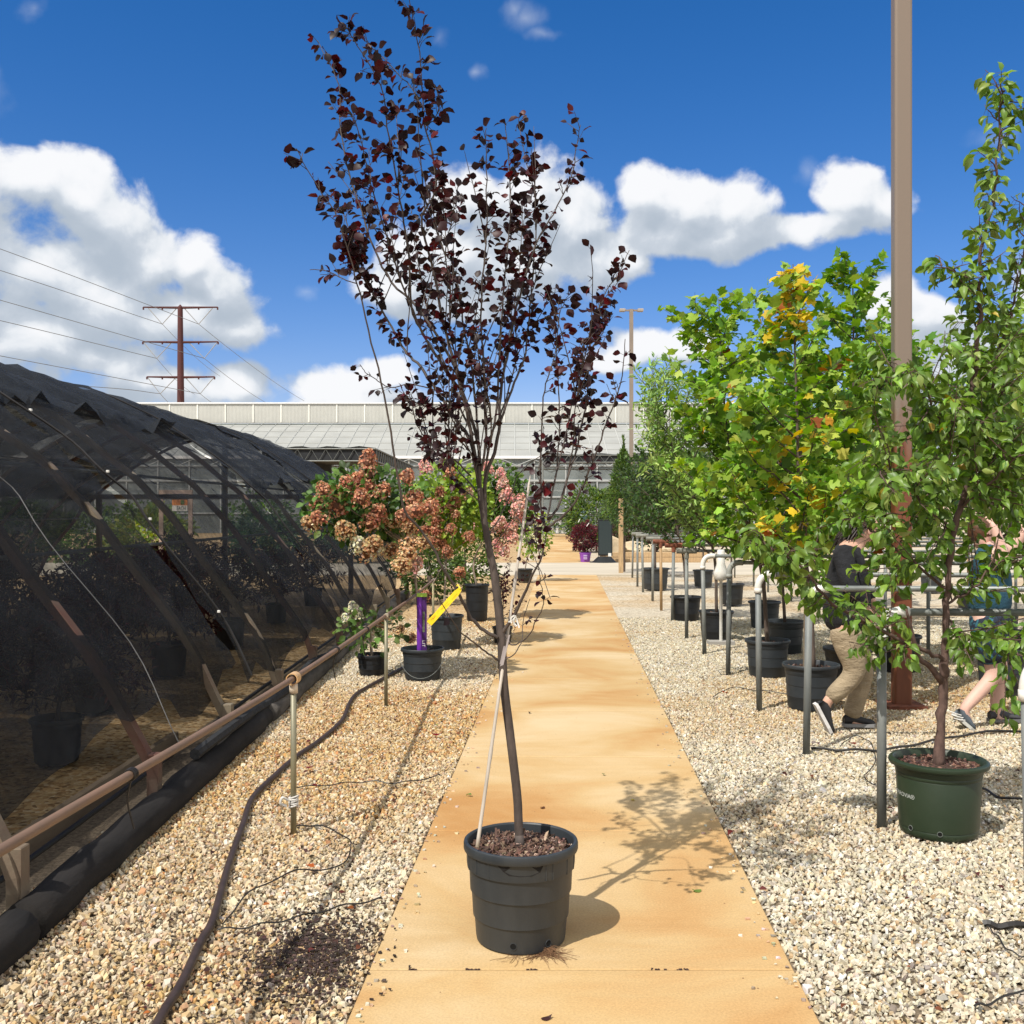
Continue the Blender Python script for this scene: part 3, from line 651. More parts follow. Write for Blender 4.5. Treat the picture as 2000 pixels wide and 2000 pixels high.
# ------------------------------------------------------------------ left rail
def left_rail():
    r = thing('pipe_rail', 'rusty tan pipe handrail along the shade house with two visible posts', 'rail', (-1.12, 5.25, 0))
    pts = cr([(-1.42,-1.5,.82),(-1.30,1.5,.81),(-1.27,2.54,.80),(-1.12,5.25,.787),(-1.075,8.7,.757),(-1.01,10.5,.772),(-1.0,13.2,.775)],6)
    mb = MB(); mb.tube(pts, .0148, 12); mb.build('top_pipe', M_railp, r, smooth=True)
    pm_ = mat('post_pipe', (.22,.22,.17), .5, 8, .3, color2=(.30,.25,.13), stretch=(1,1,.3), metal=.3)
    for x, y, z in ((-1.12,5.25,.787),(-1.07,8.7,.757),(-1.0,13.0,.775),(-1.34,1.0,.81)):
        mb = MB(); mb.tube([(x,y,-.05),(x,y,z-.03)], .0155, 12); mb.build('post', pm_, r, smooth=True)
        mb = MB()
        if y < 6 and y > 3:
            # a PVC tee slipped over the pipe, cut ring facing the viewer
            ang = np.linspace(0,2*pi,25); V=[]; F=[]
            dv = np.array([.055,.998,0]); sv = np.array([.998,-.055,0])
            for j,(ra,o) in enumerate(((.031,-.035),(.031,.035),(.026,.035),(.026,-.035))):
                for a in ang[:-1]: V.append(np.array([x,y,z])+[0,0,.0]+ra*(cos(a)*sv+np.array([0,0,sin(a)]))+dv*o)
            n=24
            for j in range(4):
                for k in range(n): F.append((j*n+k,j*n+(k+1)%n,((j+1)%4)*n+(k+1)%n,((j+1)%4)*n+k))
            mb.add(V,F); mb.build('pvc_tee', M_pvct, r, smooth=False)
            mb = MB(); mb.tube([(x,y,z-.075),(x,y,z-.028)], .0215, 14); mb.build('pvc_collar', mat('cream_pvc', (.66,.55,.42), .4), r, smooth=True)
        else:
            mb.tube([(x-.002,y-.03,z),(x+.002,y+.03,z)], .021, 10); mb.build('rope_tie', mat('old_rope', (.42,.36,.27), .95, 90, .3, .004), r)
    mb = MB(); q = np.random.default_rng(3); P0 = []
    for k in range(60):
        a = k*.75; P0.append((-1.12+.021*cos(a)*(1+.15*q.random()), 5.25+.021*sin(a)*(1+.15*q.random()), .13+.0009*k+.004*sin(k)))
    mb.tube(P0, .0042, 5); mb.tube(cr([(-1.14,5.22,.17),(-1.165,5.2,.19),(-1.175,5.2,.16),(-1.15,5.22,.14)],5), .007, 6)
    mb.build('rope_knot', M_rope, r)
    for d in (3.42, 6.35, 7.6):
        i = np.argmin(abs(pts[:,1]-d)); c = pts[i]; mb = MB()
        for o in (-.012,0,.012):
            mb.tube([c+[.018*cos(a),o,.018*sin(a)] for a in np.linspace(0,2*pi,13)], .0035, 5)
        mb.tube(cr([c+[0,0,-.018],c+[-.03,.05,-.10],c+[-.02,.08,-.2]],4), .003, 4)
        mb.build('black_tie', M_drip, r)
left_rail()

# ------------------------------------------------------------------ hose, drip lines
def onG(l): return [G(x*1.0352,y*1.0352)+[0,0,.012] for x,y in l]
mb = MB(); hp = onG([(215,2700),(255,2200),(283,1990),(300,1932),(343,1860),(380,1780),(402,1740),(430,1640),(458,1560),(476,1510),(515,1470),(560,1430),(603,1400),(645,1362),(658,1332),(672,1312),(700,1295),(760,1262)])
mb.tube(cr(hp,6), .0165, 10); tag(mb.build('garden_hose', M_hose, smooth=True), 'thick brown hose snaking over the tan gravel beside the path', 'hose')
def drip(l, label, rad=.0035, up=.012):
    mb = MB(); pts = cr(onG(l),6); pts[:,2] = up+.006*np.sin(np.arange(len(pts))*1.1); mb.tube(pts, rad, 5)
    tag(mb.build('drip_line', M_drip), label, 'drip line', 'thin black drip lines on the gravel')
drip([(548,1565),(600,1562),(660,1590),(640,1640),(560,1648),(470,1690),(420,1752)], 'thin black drip line looping from the roped rail post')
drip([(410,1760),(480,1752),(560,1736),(640,1716),(720,1700)], 'thin dark drip line crossing the tan gravel below the soil spill')
drip([(560,1490),(640,1482),(700,1478),(760,1480),(830,1466)], 'thin drip line on tan gravel between rail post and path')
drip([(1345,1318),(1380,1300),(1440,1306),(1500,1312),(1540,1318),(1620,1330)], 'thin black drip line running to the two nearest charcoal pots',.004)
drip([(1530,1415),(1600,1418),(1680,1416),(1760,1400),(1860,1384),(1990,1380)], 'thick black drip hose under the walking people',.009)
drip([(1585,1412),(1610,1392),(1640,1402),(1652,1440),(1630,1470),(1668,1490)], 'thin drip line curling on gravel behind the nearest full pipe post')
drip([(1855,1748),(1900,1752),(1990,1748)], 'thick black irrigation tube entering at the lower right edge',.014)
drip([(1862,1752),(1880,1770),(1905,1800),(1940,1812)], 'thin black tube hanging off the thick irrigation tube',.003)
drip([(1838,1905),(1880,1895),(1960,1860),(2020,1840)], 'thin dark tube on white gravel in the lower right corner',.004)
drip([(1850,1490),(1900,1510),(2000,1512)], 'black drip hose running right from the green pot',.008)
drip([(1355,1268),(1375,1262),(1400,1268),(1368,1276),(1356,1270)], 'small coil of green black wire at the foot of a pipe post',.003)

# ------------------------------------------------------------------ pipe racks on the right
racks = [(3.70,2018,'elbow'),(5.37,1722,'elbow'),(6.98,1574.5,'elbow'),(8.5,1483,'elbow'),(10.4,1422,'grey'),(11.9,1376,'elbow'),(13.4,1341,'tee'),(15.5,1313,'rust'),(17.35,1291.6,'rust'),(19.2,1274.5,'tee'),(21.3,1256,'tee'),(22.9,1245,'tee'),(26,1235,'tee')]
ordn = ['first','second','third','fourth','fifth','sixth','seventh','eighth','ninth','tenth','eleventh','twelfth','last']
def rack(i, d, px, kind):
    x = (px-1000)/2000*d; z = 1.105+.002*d; X1 = x+ (6.5 if d > 9 else 5.5)
    look = {'elbow':'white elbow','grey':'grey elbow','tee':'grey tee cap','rust':'rusty tee cap'}[kind]
    r = thing('pipe_rack', f'pipe rack with {look}, {ordn[i]} from the front', 'pipe rack', (x,d,0), 'pipe racks holding the potted trees')
    pr = .0295*.72
    post = mat('tan_steel', (.34,.22,.11), .6, 6, .3, stretch=(1,1,.3)) if i == 8 else M_steel
    ly = .01*((i*37)%5-2)
    mb = MB(); mb.tube([(x,d,-.05),(x+ly,d,z-.09)], pr*1.15, 16); mb.build('post', post, r, smooth=True)
    sx = x+ly
    if kind in ('elbow','grey'):
        mb = MB(); c = cr([(sx,d,z-.15),(sx,d,z-.10),(sx+.012,d,z-.055),(sx+.042,d,z-.016),(sx+.09,d,z),(sx+.14,d,z)],5)
        mb.tube(c, pr*1.36, 16); mb.tube([(sx,d,z-.155),(sx,d,z-.115)], pr*1.5, 16)
        mb.build('elbow', M_pvc if kind == 'elbow' else mat('grey_pvc', (.26,.27,.25), .6, 8, .2), r, smooth=True)
    else:
        mb = MB(); mt = M_rust if kind == 'rust' else mat('grey_tee', (.22,.22,.19), .7, 10, .3)
        mb.tube([(sx-.13,d,z),(sx+.13,d,z)], pr*1.75, 14); mb.tube([(sx,d,z-.1),(sx,d,z)], pr*1.5, 14); mb.build('tee', mt, r, smooth=False)
    mb = MB(); mb.tube([(sx+.08,d,z),(sx+3,d,z-.01),(X1,d,z)], pr*.95, 12); mb.build('rail', mat('rail_pipe_grey', (.20,.215,.205), .5, 5, .25, metal=.4), r, smooth=True)
    for k in (1,2):
        xx = x+k*2.6
        mb = MB(); mb.tube([(xx,d,-.03),(xx,d,z)], pr, 10); mb.build('post', post, r, smooth=True)
for i, (d, px, k) in enumerate(racks): rack(i, d, px, k)

# ------------------------------------------------------------------ pots and trees
def pot(parent, c, R, h, m, n=48, bands=3, soil=True, chips=160):
    x, y = c
    rb = R*.80; prof = [(rb*.97,0),(rb,.012)]
    zs = [h*.27, h*.53, h*.77]
    for z in zs[:bands]:
        rr = rb+(R*.905-rb)*z/h; prof += [(rr,z-.002),(rr+.004,z+.003)]
    prof += [(R*.91,h-.045),(R*.91,h-.034),(R*.985,h-.030),(R,h-.022),(R,h-.006),(R*.985,h),(R*.94,h),(R*.92,h-.01),(R*.88,h-.06)]
    mb = MB(); mb.lathe(prof, (x,y,0), n); o = mb.build('pot', m, parent, smooth=False)
    o.data.polygons.foreach_set('use_smooth', np.ones(len(o.data.polygons), bool))
    mod = o.modifiers.new('w','EDGE_SPLIT'); mod.split_angle = radians(35)
    if soil:
        mb = MB(); V=[(x,y,h-.045)]; F=[]; k=24
        for j,rr in enumerate((.5,.9)):
            for a in range(k): V.append((x+R*rr*cos(a*2*pi/k), y+R*rr*sin(a*2*pi/k), h-.05+.004*sin(a*3+j)))
        for a in range(k): F += [(0,1+a,1+(a+1)%k),(1+a,1+k+a,1+k+(a+1)%k,1+(a+1)%k)]
        mb.add(V,F)
        so_ = mb.build('soil', M_soil, parent, smooth=True)
        if chips:
            q = rng; mb = MB(); nn = chips; a = q.uniform(0,2*pi,nn); rr = np.sqrt(q.random(nn))*R*.88
            cube = np.array([(u,v,w) for w in (-1,1) for u,v in ((-1,-1),(1,-1),(1,1),(-1,1))],float)
            V = cube[None]*(np.stack([q.uniform(.004,.016,nn),q.uniform(.002,.007,nn),q.uniform(.001,.004,nn)],1)[:,None,:])*(1+.2*q.normal(size=(nn,8,3)))
            an = q.uniform(0,2*pi,nn); ca,sa=np.cos(an)[:,None],np.sin(an)[:,None]; t=q.normal(size=nn)[:,None]*.5
            X=V[:,:,0]*ca-V[:,:,1]*sa; Y=V[:,:,0]*sa+V[:,:,1]*ca; Z=V[:,:,2]+V[:,:,0]*t
            V=np.stack([X+x+(rr*np.cos(a))[:,None],Y+y+(rr*np.sin(a))[:,None],Z+h-.04+.006*q.random(nn)[:,None]],2)
            mb.block(V,[(3,2,1,0),(4,5,6,7),(0,1,5,4),(1,2,6,5),(2,3,7,6),(3,0,4,7)],palette(nn,[(.09,.05,.035),(.16,.09,.06),(.05,.03,.025),(.30,.20,.14)],[4,3,3,1]))
            mb.build('mulch_chips', M_chip, parent)['kind'] = 'stuff'
    return o

def grow(wood, trunk, r0, nb, lenf, z0, z1, up, leafstep, lsize, cols, w, tmpl, F, fol, sub=3, droop=-.1, seed=0, wr=.012, cluster=1, az0=0, azbias=None, spread=.5, jit=.18, colf=None):
    """wood, fol: mesh builders. branches leave the trunk polyline between z0 and z1."""
    q = np.random.default_rng(seed)
    tp = cr(trunk, 6); wood.tube(tp, np.interp(np.linspace(0,1,len(tp)), [0,1], [r0, .004]), 10)
    zt = tp[:,2]; pos=[]; ax=[]; L_=[]
    def leafline(pts, skip=.12):
        seg = np.linalg.norm(np.diff(pts,axis=0),axis=1); cum = np.concatenate([[0],np.cumsum(seg)]); tot = cum[-1]
        n = max(2,int(tot/leafstep)); s = skip*tot+(1-skip)*tot*(np.arange(n)+q.random(n))/n
        for sv in s:
            k = min(np.searchsorted(cum,sv)-1,len(seg)-1); k=max(k,0); t=(sv-cum[k])/(seg[k]+1e-9); p=pts[k]+(pts[k+1]-pts[k])*t; dr=(pts[k+1]-pts[k])/(seg[k]+1e-9)
            for _ in range(cluster):
                o = q.normal(size=3); o-=dr*np.dot(o,dr); o/=np.linalg.norm(o)+1e-9
                a = o*.9+dr*.45+np.array([0,0,droop]); pos.append(p+o*lsize*.25); ax.append(a)
    for i in range(nb):
        f = (i+q.random()*.8)/nb; z = z0+(z1-z0)*f
        k = np.argmin(abs(zt-z)); p = tp[k]; az = az0+i*2.39996+q.normal()*.35
        if azbias is not None and q.random() < .3: az = azbias+q.normal()*.5
        Ln = lenf(f)*(.75+.5*q.random()); dirv = np.array([cos(az),sin(az),up*(.7+.6*q.random())]); dirv/=np.linalg.norm(dirv)
        pts=[p]; dcur=dirv.copy(); st=Ln/5
        for j in range(5):
            dcur = dcur+q.normal(size=3)*.13+np.array([0,0,.10 if up>0.4 else .02]); dcur/=np.linalg.norm(dcur); pts.append(pts[-1]+dcur*st)
        pts = cr(pts,2); wood.tube(pts, np.linspace(wr*(1-.6*f)*min(1,Ln/.8)+.002,.0018,len(pts)), 5, caps=False)
        leafline(pts)
        for s in range(sub):
            kk = int(len(pts)*(.25+.65*(s+q.random())/sub)); kk=min(kk,len(pts)-2); pp=pts[kk]; dd=(pts[kk+1]-pts[kk]); dd/=np.linalg.norm(dd)+1e-9
            o=q.normal(size=3); o-=dd*np.dot(o,dd); o/=np.linalg.norm(o)+1e-9; dd=dd*.6+o*spread+np.array([0,0,up*.15]); dd/=np.linalg.norm(dd); ll=Ln*.38*(.6+.6*q.random())
            ps=[pp]; 
            for j in range(3): dd=dd+q.normal(size=3)*.15; dd/=np.linalg.norm(dd); ps.append(ps[-1]+dd*ll/3)
            wood.tube(ps, np.linspace(.003,.0012,4), 4, caps=False); leafline(np.array(ps),0)
    leafline(tp[int(len(tp)*.55):],0)
    pos=np.array(pos); ax=np.array(ax); n=len(pos)
    nr = q.normal(size=(n,3))*.65+np.array([-.25,-.3,1.0])
    C = palette(n,cols,w,jit)
    if colf is not None: C = colf(pos,C)
    leaves(fol,pos,ax,nr,lsize*q.uniform(.65,1.25,n),C,tmpl,F)
    return n

def potted(name, label, cat, group, base, R, h, potm, trunk, r0, leafm, woodm, chips=120, stake=None, **kw):
    r = thing(name, label, cat, (base[0],base[1],0), group)
    pot(r, base, R, h, potm, chips=chips)
    wd = MB(); fo = MB(); n = grow(wd, trunk, r0, fol=fo, **kw)
    wd.build('trunk', woodm, r, smooth=True); fo.build('foliage', leafm, r, smooth=True)
    if stake:
        mb = MB(); mb.tube([(base[0]+stake[0],base[1]+stake[1],h-.05),(base[0]+stake[0]*.6,base[1]+stake[1]*.6,stake[2])], .009, 8); mb.build('stake', stake[3], r)
    return r

GREEN = [(.13,.22,.03),(.18,.28,.04),(.09,.16,.025),(.25,.32,.07)]
TULC = [(.18,.32,.035),(.26,.40,.05),(.09,.19,.028),(.36,.45,.08),(.52,.40,.03),(.45,.22,.03),(.22,.07,.02)]

# --- the purple-leaf tree in the middle of the path
def main_tree():
    D = 3.95; bx, by = .034, D
    r = thing('potted_tree', 'tall purple leaved tree in a dark pot standing in the middle of the path', 'potted tree', (bx,by,0))
    # pot with stepped bands, lip and drain holes
    prof = [(.160,0),(.170,.006),(.1725,.02),(.178,.093),(.179,.096),(.184,.099),(.189,.190),(.190,.193),(.195,.196),(.1985,.276),(.199,.279),(.206,.281),(.2085,.300),(.209,.338),(.210,.342),(.2185,.346),(.2205,.352),(.2205,.370),(.2185,.377),(.214,.380),(.207,.380),(.203,.375),(.198,.33),(.196,.30)]
    mb = MB(); mb.lathe(prof,(bx,by,0),96); po = mb.build('pot', M_pot2, r, smooth=True); m = po.modifiers.new('e','EDGE_SPLIT'); m.split_angle = radians(28)
    q = np.random.default_rng(5)
    # handle recess: a scooped grip under the lip, and vertical ribs on the upper band
    def onpot(a, z, rr): return np.array([bx+rr*sin(a), by-rr*cos(a), z])
    mb = MB(); zz = [.343,.343,.343,.343,.343,.318,.309,.309,.309,.318]; aa = [-.40,-.2,0,.2,.40,.33,.2,0,-.2,-.28]
    ring = [onpot(a-.02,z,.2103) for a,z in zip([-.42,-.2,0,.2,.42,.36,.2,0,-.2,-.3],[.344,.344,.344,.344,.344,.320,.308,.307,.309,.322])]
    mb.add(ring,[tuple(range(5))+tuple(range(5,10))]); mb.build('grip_slot', mat('grip_dark', (.006,.005,.005), .9), po)
    for a in (-1.25,-.95,-.62,.46,.60,.98,1.3):
        mb = MB(); mb.tube([onpot(a,.283,.2075),onpot(a,.343,.2095)], .0022, 5); mb.build('band_rib', M_pot2, po)
    for a, z in ((-.17,.036),(.62,.036)):
        mb = MB(); c = onpot(a,z,.1745); t = np.array([cos(a),sin(a),0]); up = np.array([0,0,1.])
        mb.add([c]+[c+.0115*(cos(k*pi/8)*t+sin(k*pi/8)*up) for k in range(16)], [(0,1+k,1+(k+1)%16) for k in range(16)])
        ho = mb.build('drain_hole', mat('hole_black', (.003,.003,.003), 1), po)
        mb = MB(); mb.tube([c+.0125*(cos(k*pi/8)*t+sin(k*pi/8)*up) for k in range(17)], .0014, 5); mb.build('hole_rim', M_pot2, ho)
    # soil and bark chips
    mb = MB(); k=36; V=[(bx,by,.352)]; F=[]
    for j,rr in enumerate((.07,.14,.2)):
        for a in range(k): V.append((bx+rr*cos(a*2*pi/k),by+rr*sin(a*2*pi/k),.350-.012*j*.6+.004*sin(a*2+j)))
    for a in range(k):
        F.append((0,1+a,1+(a+1)%k))
        for j in range(2): F.append((1+j*k+a,1+(j+1)*k+a,1+(j+1)*k+(a+1)%k,1+j*k+(a+1)%k))
    mb.add(V,F); mb.build('soil', M_soil, r, smooth=True)
    nn=1300; a=q.uniform(0,2*pi,nn); rr=np.sqrt(q.random(nn))*.19
    cube = np.array([(u,v,w) for w in (-1,1) for u,v in ((-1,-1),(1,-1),(1,1),(-1,1))],float)
    V = cube[None]*(np.stack([q.uniform(.003,.014,nn),q.uniform(.002,.006,nn),q.uniform(.001,.004,nn)],1)[:,None,:])*(1+.25*q.normal(size=(nn,8,3)))
    an=q.uniform(0,2*pi,nn); ca,sa=np.cos(an)[:,None],np.sin(an)[:,None]; t=q.normal(size=nn)[:,None]*.6
    X=V[:,:,0]*ca-V[:,:,1]*sa; Y=V[:,:,0]*sa+V[:,:,1]*ca; Z=V[:,:,2]+V[:,:,0]*t
    V=np.stack([X+bx+(rr*np.cos(a))[:,None],Y+by+(rr*np.sin(a))[:,None],Z+(.353-.10*rr**1.0*.6+.010*q.random(nn))[:,None]],2)
    mb=MB(); mb.block(V,[(3,2,1,0),(4,5,6,7),(0,1,5,4),(1,2,6,5),(2,3,7,6),(3,0,4,7)],palette(nn,[(.10,.055,.04),(.17,.10,.07),(.05,.03,.025),(.34,.24,.18),(.50,.42,.36)],[5,4,3,1.2,.25],.2))
    mb.build('mulch_chips', M_chip, r)['kind']='stuff'
    # trunk and traced limbs
    wood = MB(); pos=[]; ax=[]; sz=[]
    def C3(l, d0, d1): 
        n=len(l); return [P(x,y,d0+(d1-d0)*(i/(n-1))**1.2) for i,(x,y) in enumerate(l)]
    tr = [(1015.5,1662),(1012.5,1600),(1009.6,1549),(996,1433),(984,1336),(978.6,1239),(966.7,1130),(956,1076),(948.5,1032),(940.5,985),(937,953)]
    tpts = cr(C3(tr,3.96,4.0),5); wood.tube(tpts, np.interp(np.linspace(0,1,len(tpts)),[0,.05,.5,.8,1],[.0195,.0172,.0175,.013,.0115]), 14)
    wood.tube([P(1015.5,1665,3.96),P(1013.5,1630,3.96)],[.024,.0176],14)
    B = [ # (points, depth start, depth end, start radius, leafiness per metre, lo fraction)
     ([(937,953),(930,909),(915,855),(882,808),(854,764),(821,717),(795,690),(774,656),(734,583),(711,530),(690,470),(668,414),(640,380)],4.0,4.35,.0105,30,.45),
     ([(973,1290),(948,1272),(927,1257),(898,1232),(876,1199),(847,1152)],3.96,3.75,.005,3,.5),
     ([(971,1245),(945,1232),(920,1206),(903,1174),(890,1148),(868,1116),(846,1072),(817,1029),(792,1000),(777,935),(763,844),(745,746),(720,645),(698,554),(682,497),(653,414),(608,344),(579,290)],3.96,3.55,.0085,16,.72),
     ([(982,1235),(1003,1203),(1021,1167),(1035,1134),(1054,1098),(1064,1058),(1072,1029)],3.97,3.8,.0095,2,.3),
     ([(1072,1029),(1086,1018),(1112,996),(1131,963),(1151,920),(1168,873),(1190,811),(1210,756),(1218,711),(1221,662)],3.8,3.6,.006,19,.15),
     ([(1070,1020),(1092,985),(1109,932),(1126,881),(1137,825),(1148,770),(1152,686),(1162,621),(1179,577),(1210,530),(1229,489)],3.8,3.95,.006,34,.2),
     ([(1069,1010),(1084,932),(1092,862),(1092,792),(1087,686),(1081,602),(1085,560)],3.8,4.1,.0045,26,.2),
     ([(1066,1030),(1057,1002),(1057,909),(1059,811),(1066,750),(1084,694),(1092,616),(1106,582)],3.8,3.7,.0045,22,.1),
     ([(1109,932),(1120,860),(1123,800),(1137,714),(1140,660)],3.85,3.6,.0035,26,.1),
     ([(1084,932),(1105,850),(1123,761),(1150,700),(1165,660),(1170,600)],3.82,4.1,.0035,24,.2),
     ([(948,1010),(948,935),(966,884),(976,826),(979,760),(990,700),(1000,640),(1020,560),(1042,489),(1060,450),(1080,418),(1117,344),(1125,290),(1134,244)],4.0,4.2,.0095,17,.3),
     ([(976,826),(1000,760),(1015,720),(1026,690),(1033,620),(1038,559),(1045,470),(1047,393),(1035,340),(1022,290),(1013,240)],4.03,4.4,.006,28,.2),
     ([(937,953),(936,880),(925,830),(905,770),(880,700),(850,650),(815,600),(765,551),(732,489),(707,414),(682,340),(666,257),(661,166),(641,120),(620,79)],4.0,4.25,.009,28,.55),
     ([(905,770),(870,720),(830,660),(798,588),(773,518),(748,439),(724,356),(703,265),(682,215)],4.1,3.7,.006,26,.4),
     ([(880,740),(850,690),(820,640),(804,600),(798,497),(786,414),(769,319),(757,248),(744,166),(699,91),(674,50)],4.05,3.75,.0065,31,.42),
     ([(930,900),(915,820),(900,760),(885,700),(868,640),(856,580),(845,520),(831,468),(825,420),(850,373),(844,290),(829,248),(825,186),(819,104),(806,40),(798,-12)],4.0,3.8,.0085,30,.42),
     ([(823,207),(800,165),(786,153),(744,108),(707,75)],3.8,3.85,.0028,40,.0),
     ([(829,248),(850,230),(858,200),(853,170)],3.8,3.7,.0022,40,.0),
     ([(935,880),(930,800),(918,700),(905,640),(897,580),(885,520),(873,476),(864,393),(850,330)],4.0,4.35,.006,30,.3),
     ([(940,920),(950,850),(948,780),(945,700),(939,621),(945,520),(951,435),(950,350),(949,281),(950,250)],4.0,3.85,.006,30,.3),
     ([(950,900),(970,800),(975,700),(980,620),(984,559),(992,480),(997,414),(995,340),(989,269),(985,238)],4.0,4.1,.0055,32,.3),
     ([(925,850),(900,800),(885,750),(860,690),(840,640),(826,560),(815,500),(810,440),(800,400)],4.0,4.45,.0055,26,.3),
     ([(905,770),(890,700),(878,640),(880,560),(870,500),(880,440),(890,400),(895,360)],4.05,3.65,.0045,28,.2),
     ([(955,860),(980,800),(1000,740),(1010,680),(1005,600),(1015,520),(1020,440),(1018,390)],4.0,4.5,.0045,28,.2),
     ([(854,764),(835,757),(800,750),(765,757),(740,745),(715,728),(703,712)],4.12,4.0,.0035,16,.4),
     ([(915,880),(880,840),(850,800),(820,790),(795,775),(785,760)],4.0,3.7,.004,34,.3),
     ([(920,930),(890,900),(860,880),(835,860),(815,830),(805,790),(800,770)],4.0,3.85,.0045,32,.3),
     ([(930,960),(905,930),(880,905),(850,890),(832,880),(820,850)],4.0,4.35,.004,30,.3),
     ([(940,960),(925,900),(900,850),(880,810),(868,770),(850,720)],4.0,3.8,.004,30,.2),
     ([(945,930),(955,880),(960,820),(950,760),(935,700),(930,640)],4.0,3.7,.004,34,.3),
     ([(698,554),(670,545),(640,530),(605,527)],3.62,3.6,.0025,22,.2),
     ([(734,583),(720,560),(700,520),(690,480)],4.2,4.25,.0025,60,.0),
     ([(711,530),(700,500),(684,470),(675,450)],4.3,4.1,.0022,60,.0),
     ([(1152,686),(1180,640),(1172,600),(1200,560),(1212,545)],3.88,3.8,.0025,50,.1),
     ([(988,1240),(1000,1260),(1030,1245),(1048,1210),(1062,1180),(1058,1150),(1050,1100)],3.95,3.7,.0035,9,.3),
     ([(982,1290),(1000,1280),(1018,1255),(1022,1210),(1035,1170)],3.95,4.1,.003,6,.4),
     ([(956,1076),(985,1040),(1010,1010),(1030,1060),(1050,1100),(1075,1170)],4.0,3.7,.0022,3,.3),
     ([(1064,1058),(1056,1090),(1045,1040),(1050,990),(1060,960),(1050,930)],3.8,3.6,.0025,38,.2),
     ([(945,985),(905,955),(885,930),(860,880),(852,850)],4.0,3.75,.003,26,.2),
     ([(952,1050),(975,1010),(1000,960),(1010,930),(1040,900),(1090,870),(1110,840)],4.0,4.25,.0032,12,.4),
    ]
    for l, d0, d1, r0, dens, lo in B:
        d1 = d0+(d1-d0)*1.25
        pts = cr(C3(l,d0,d1),4); pts[1:-1] += rng.normal(size=(len(pts)-2,3))*.0014
        wood.tube(pts, np.linspace(r0*.85,.0013,len(pts)), 7, caps=False)
        seg=np.linalg.norm(np.diff(pts,axis=0),axis=1); cum=np.concatenate([[0],np.cumsum(seg)]); tot=cum[-1]
        n=int(tot*(1-lo)*dens*2.5)
        for k in range(n):
            s=tot*(lo+(1-lo)*rng.random()**.9); i=min(max(np.searchsorted(cum,s)-1,0),len(seg)-1); t=(s-cum[i])/(seg[i]+1e-9); p=pts[i]+(pts[i+1]-pts[i])*t; dr=(pts[i+1]-pts[i])/(seg[i]+1e-9)
            o=rng.normal(size=3); o-=dr*np.dot(o,dr); o/=np.linalg.norm(o)+1e-9
            if rng.random()<.55:
                L=rng.uniform(.008,.02); q2=p+(o+dr*.4)*L; pos.append(q2); ax.append(o*.9+dr*.35+[0,0,-.35]); wood.tube([p,q2],.0008,3,caps=False)
            else:
                L=rng.uniform(.02,.075); dd=o*.75+dr*.7; tip=p+dd*L; wood.tube([p,p+dd*L*.5+rng.normal(size=3)*.002,tip],[.0016,.0012,.0009],4,caps=False)
                for j in range(rng.integers(2,4)):
                    b=p+dd*L*(.4+.6*rng.random()); o2=rng.normal(size=3); pos.append(b+.006*o2/np.linalg.norm(o2)); ax.append(o2*.6+dd*.5+[0,0,-.3])
    for l, d0, d1, r0, dens, lo in B:
        if l[0][1] > 1000 or dens < 26 or dens > 35: continue
        pts = cr(C3(l,d0,d0+(d1-d0)*1.25),4)
        for k in range(3):
            i=int(len(pts)*rng.uniform(.15,.75)); L=rng.uniform(.18,.5); v=np.array([rng.normal()*.22,rng.normal()*.3,1.0]); v/=np.linalg.norm(v); ps=[pts[i]]
            for j in range(5): v=v+rng.normal(size=3)*.06; v/=np.linalg.norm(v); ps.append(ps[-1]+v*L/5)
            ps=np.array(ps); wood.tube(ps,np.linspace(.0028,.001,6),5,caps=False)
            for j in range(int(L*34)):
                t=rng.uniform(.1,4.99); b=ps[int(t)]+(ps[int(t)+1]-ps[int(t)])*(t%1); o=rng.normal(size=3); o/=np.linalg.norm(o); pos.append(b+o*.012); ax.append(o*.8+v*.4+[0,0,-.3]); wood.tube([b,b+o*.012],.0007,3,caps=False)
    wood.build('trunk', M_bark_dk, r, smooth=True)
    n=len(pos); fol=MB(); nr=rv(n,.8)+[-.2,-.1,.7]
    C=palette(n,[(.022,.006,.007),(.042,.006,.008),(.015,.006,.008),(.085,.008,.010),(.035,.014,.016)],[5,3,4,1.2,1],.2,.03)
    zz=np.array(pos)[:,2]; sc=np.interp(zz,[1,1.8,3],[.033,.031,.041])
    leaves(fol,pos,ax,nr,sc*rng.uniform(.6,1.22,n),C,ROUND,OVF); fol.build('foliage', M_leafp, r, smooth=True)
    # bamboo cane
    mb=MB(); a=P(932,1655,3.80); b=P(1035.5,929,4.16); t=np.linspace(0,1,40); pt=np.array([a+(b-a)*u for u in t]); rad=np.linspace(.0074,.005,40)
    for k in (9,18,27,34): rad[k]*=1.25
    rad[-1]=.001; mb.tube(pt,rad,10); mb.build('bamboo_cane', mat('cane', (.46,.41,.35), .55, 14, .25, stretch=(1,1,.2)), r, smooth=True)
    # ties and tags
    mb=MB(); a=P(899,1150,3.86); b=P(838,1218,3.84); ax_=(b-a)/np.linalg.norm(b-a); w=np.cross(ax_,[0,1,0]); w/=np.linalg.norm(w); w*=.0118
    V=[];F=[]
    for i in range(9):
        c=a+(b-a)*i/8+np.array([0,.004*sin(i*.8),0]); ww=w*(.55 if i==0 else 1)
        V+= [c-ww,c+ww,c-ww+[0,.0012,0],c+ww+[0,.0012,0]]
    for i in range(8):
        k=i*4; F+=[(k,k+1,k+5,k+4),(k+2,k+6,k+7,k+3),(k,k+4,k+6,k+2),(k+1,k+3,k+7,k+5)]
    F+=[(0,2,3,1),(32,33,35,34)]
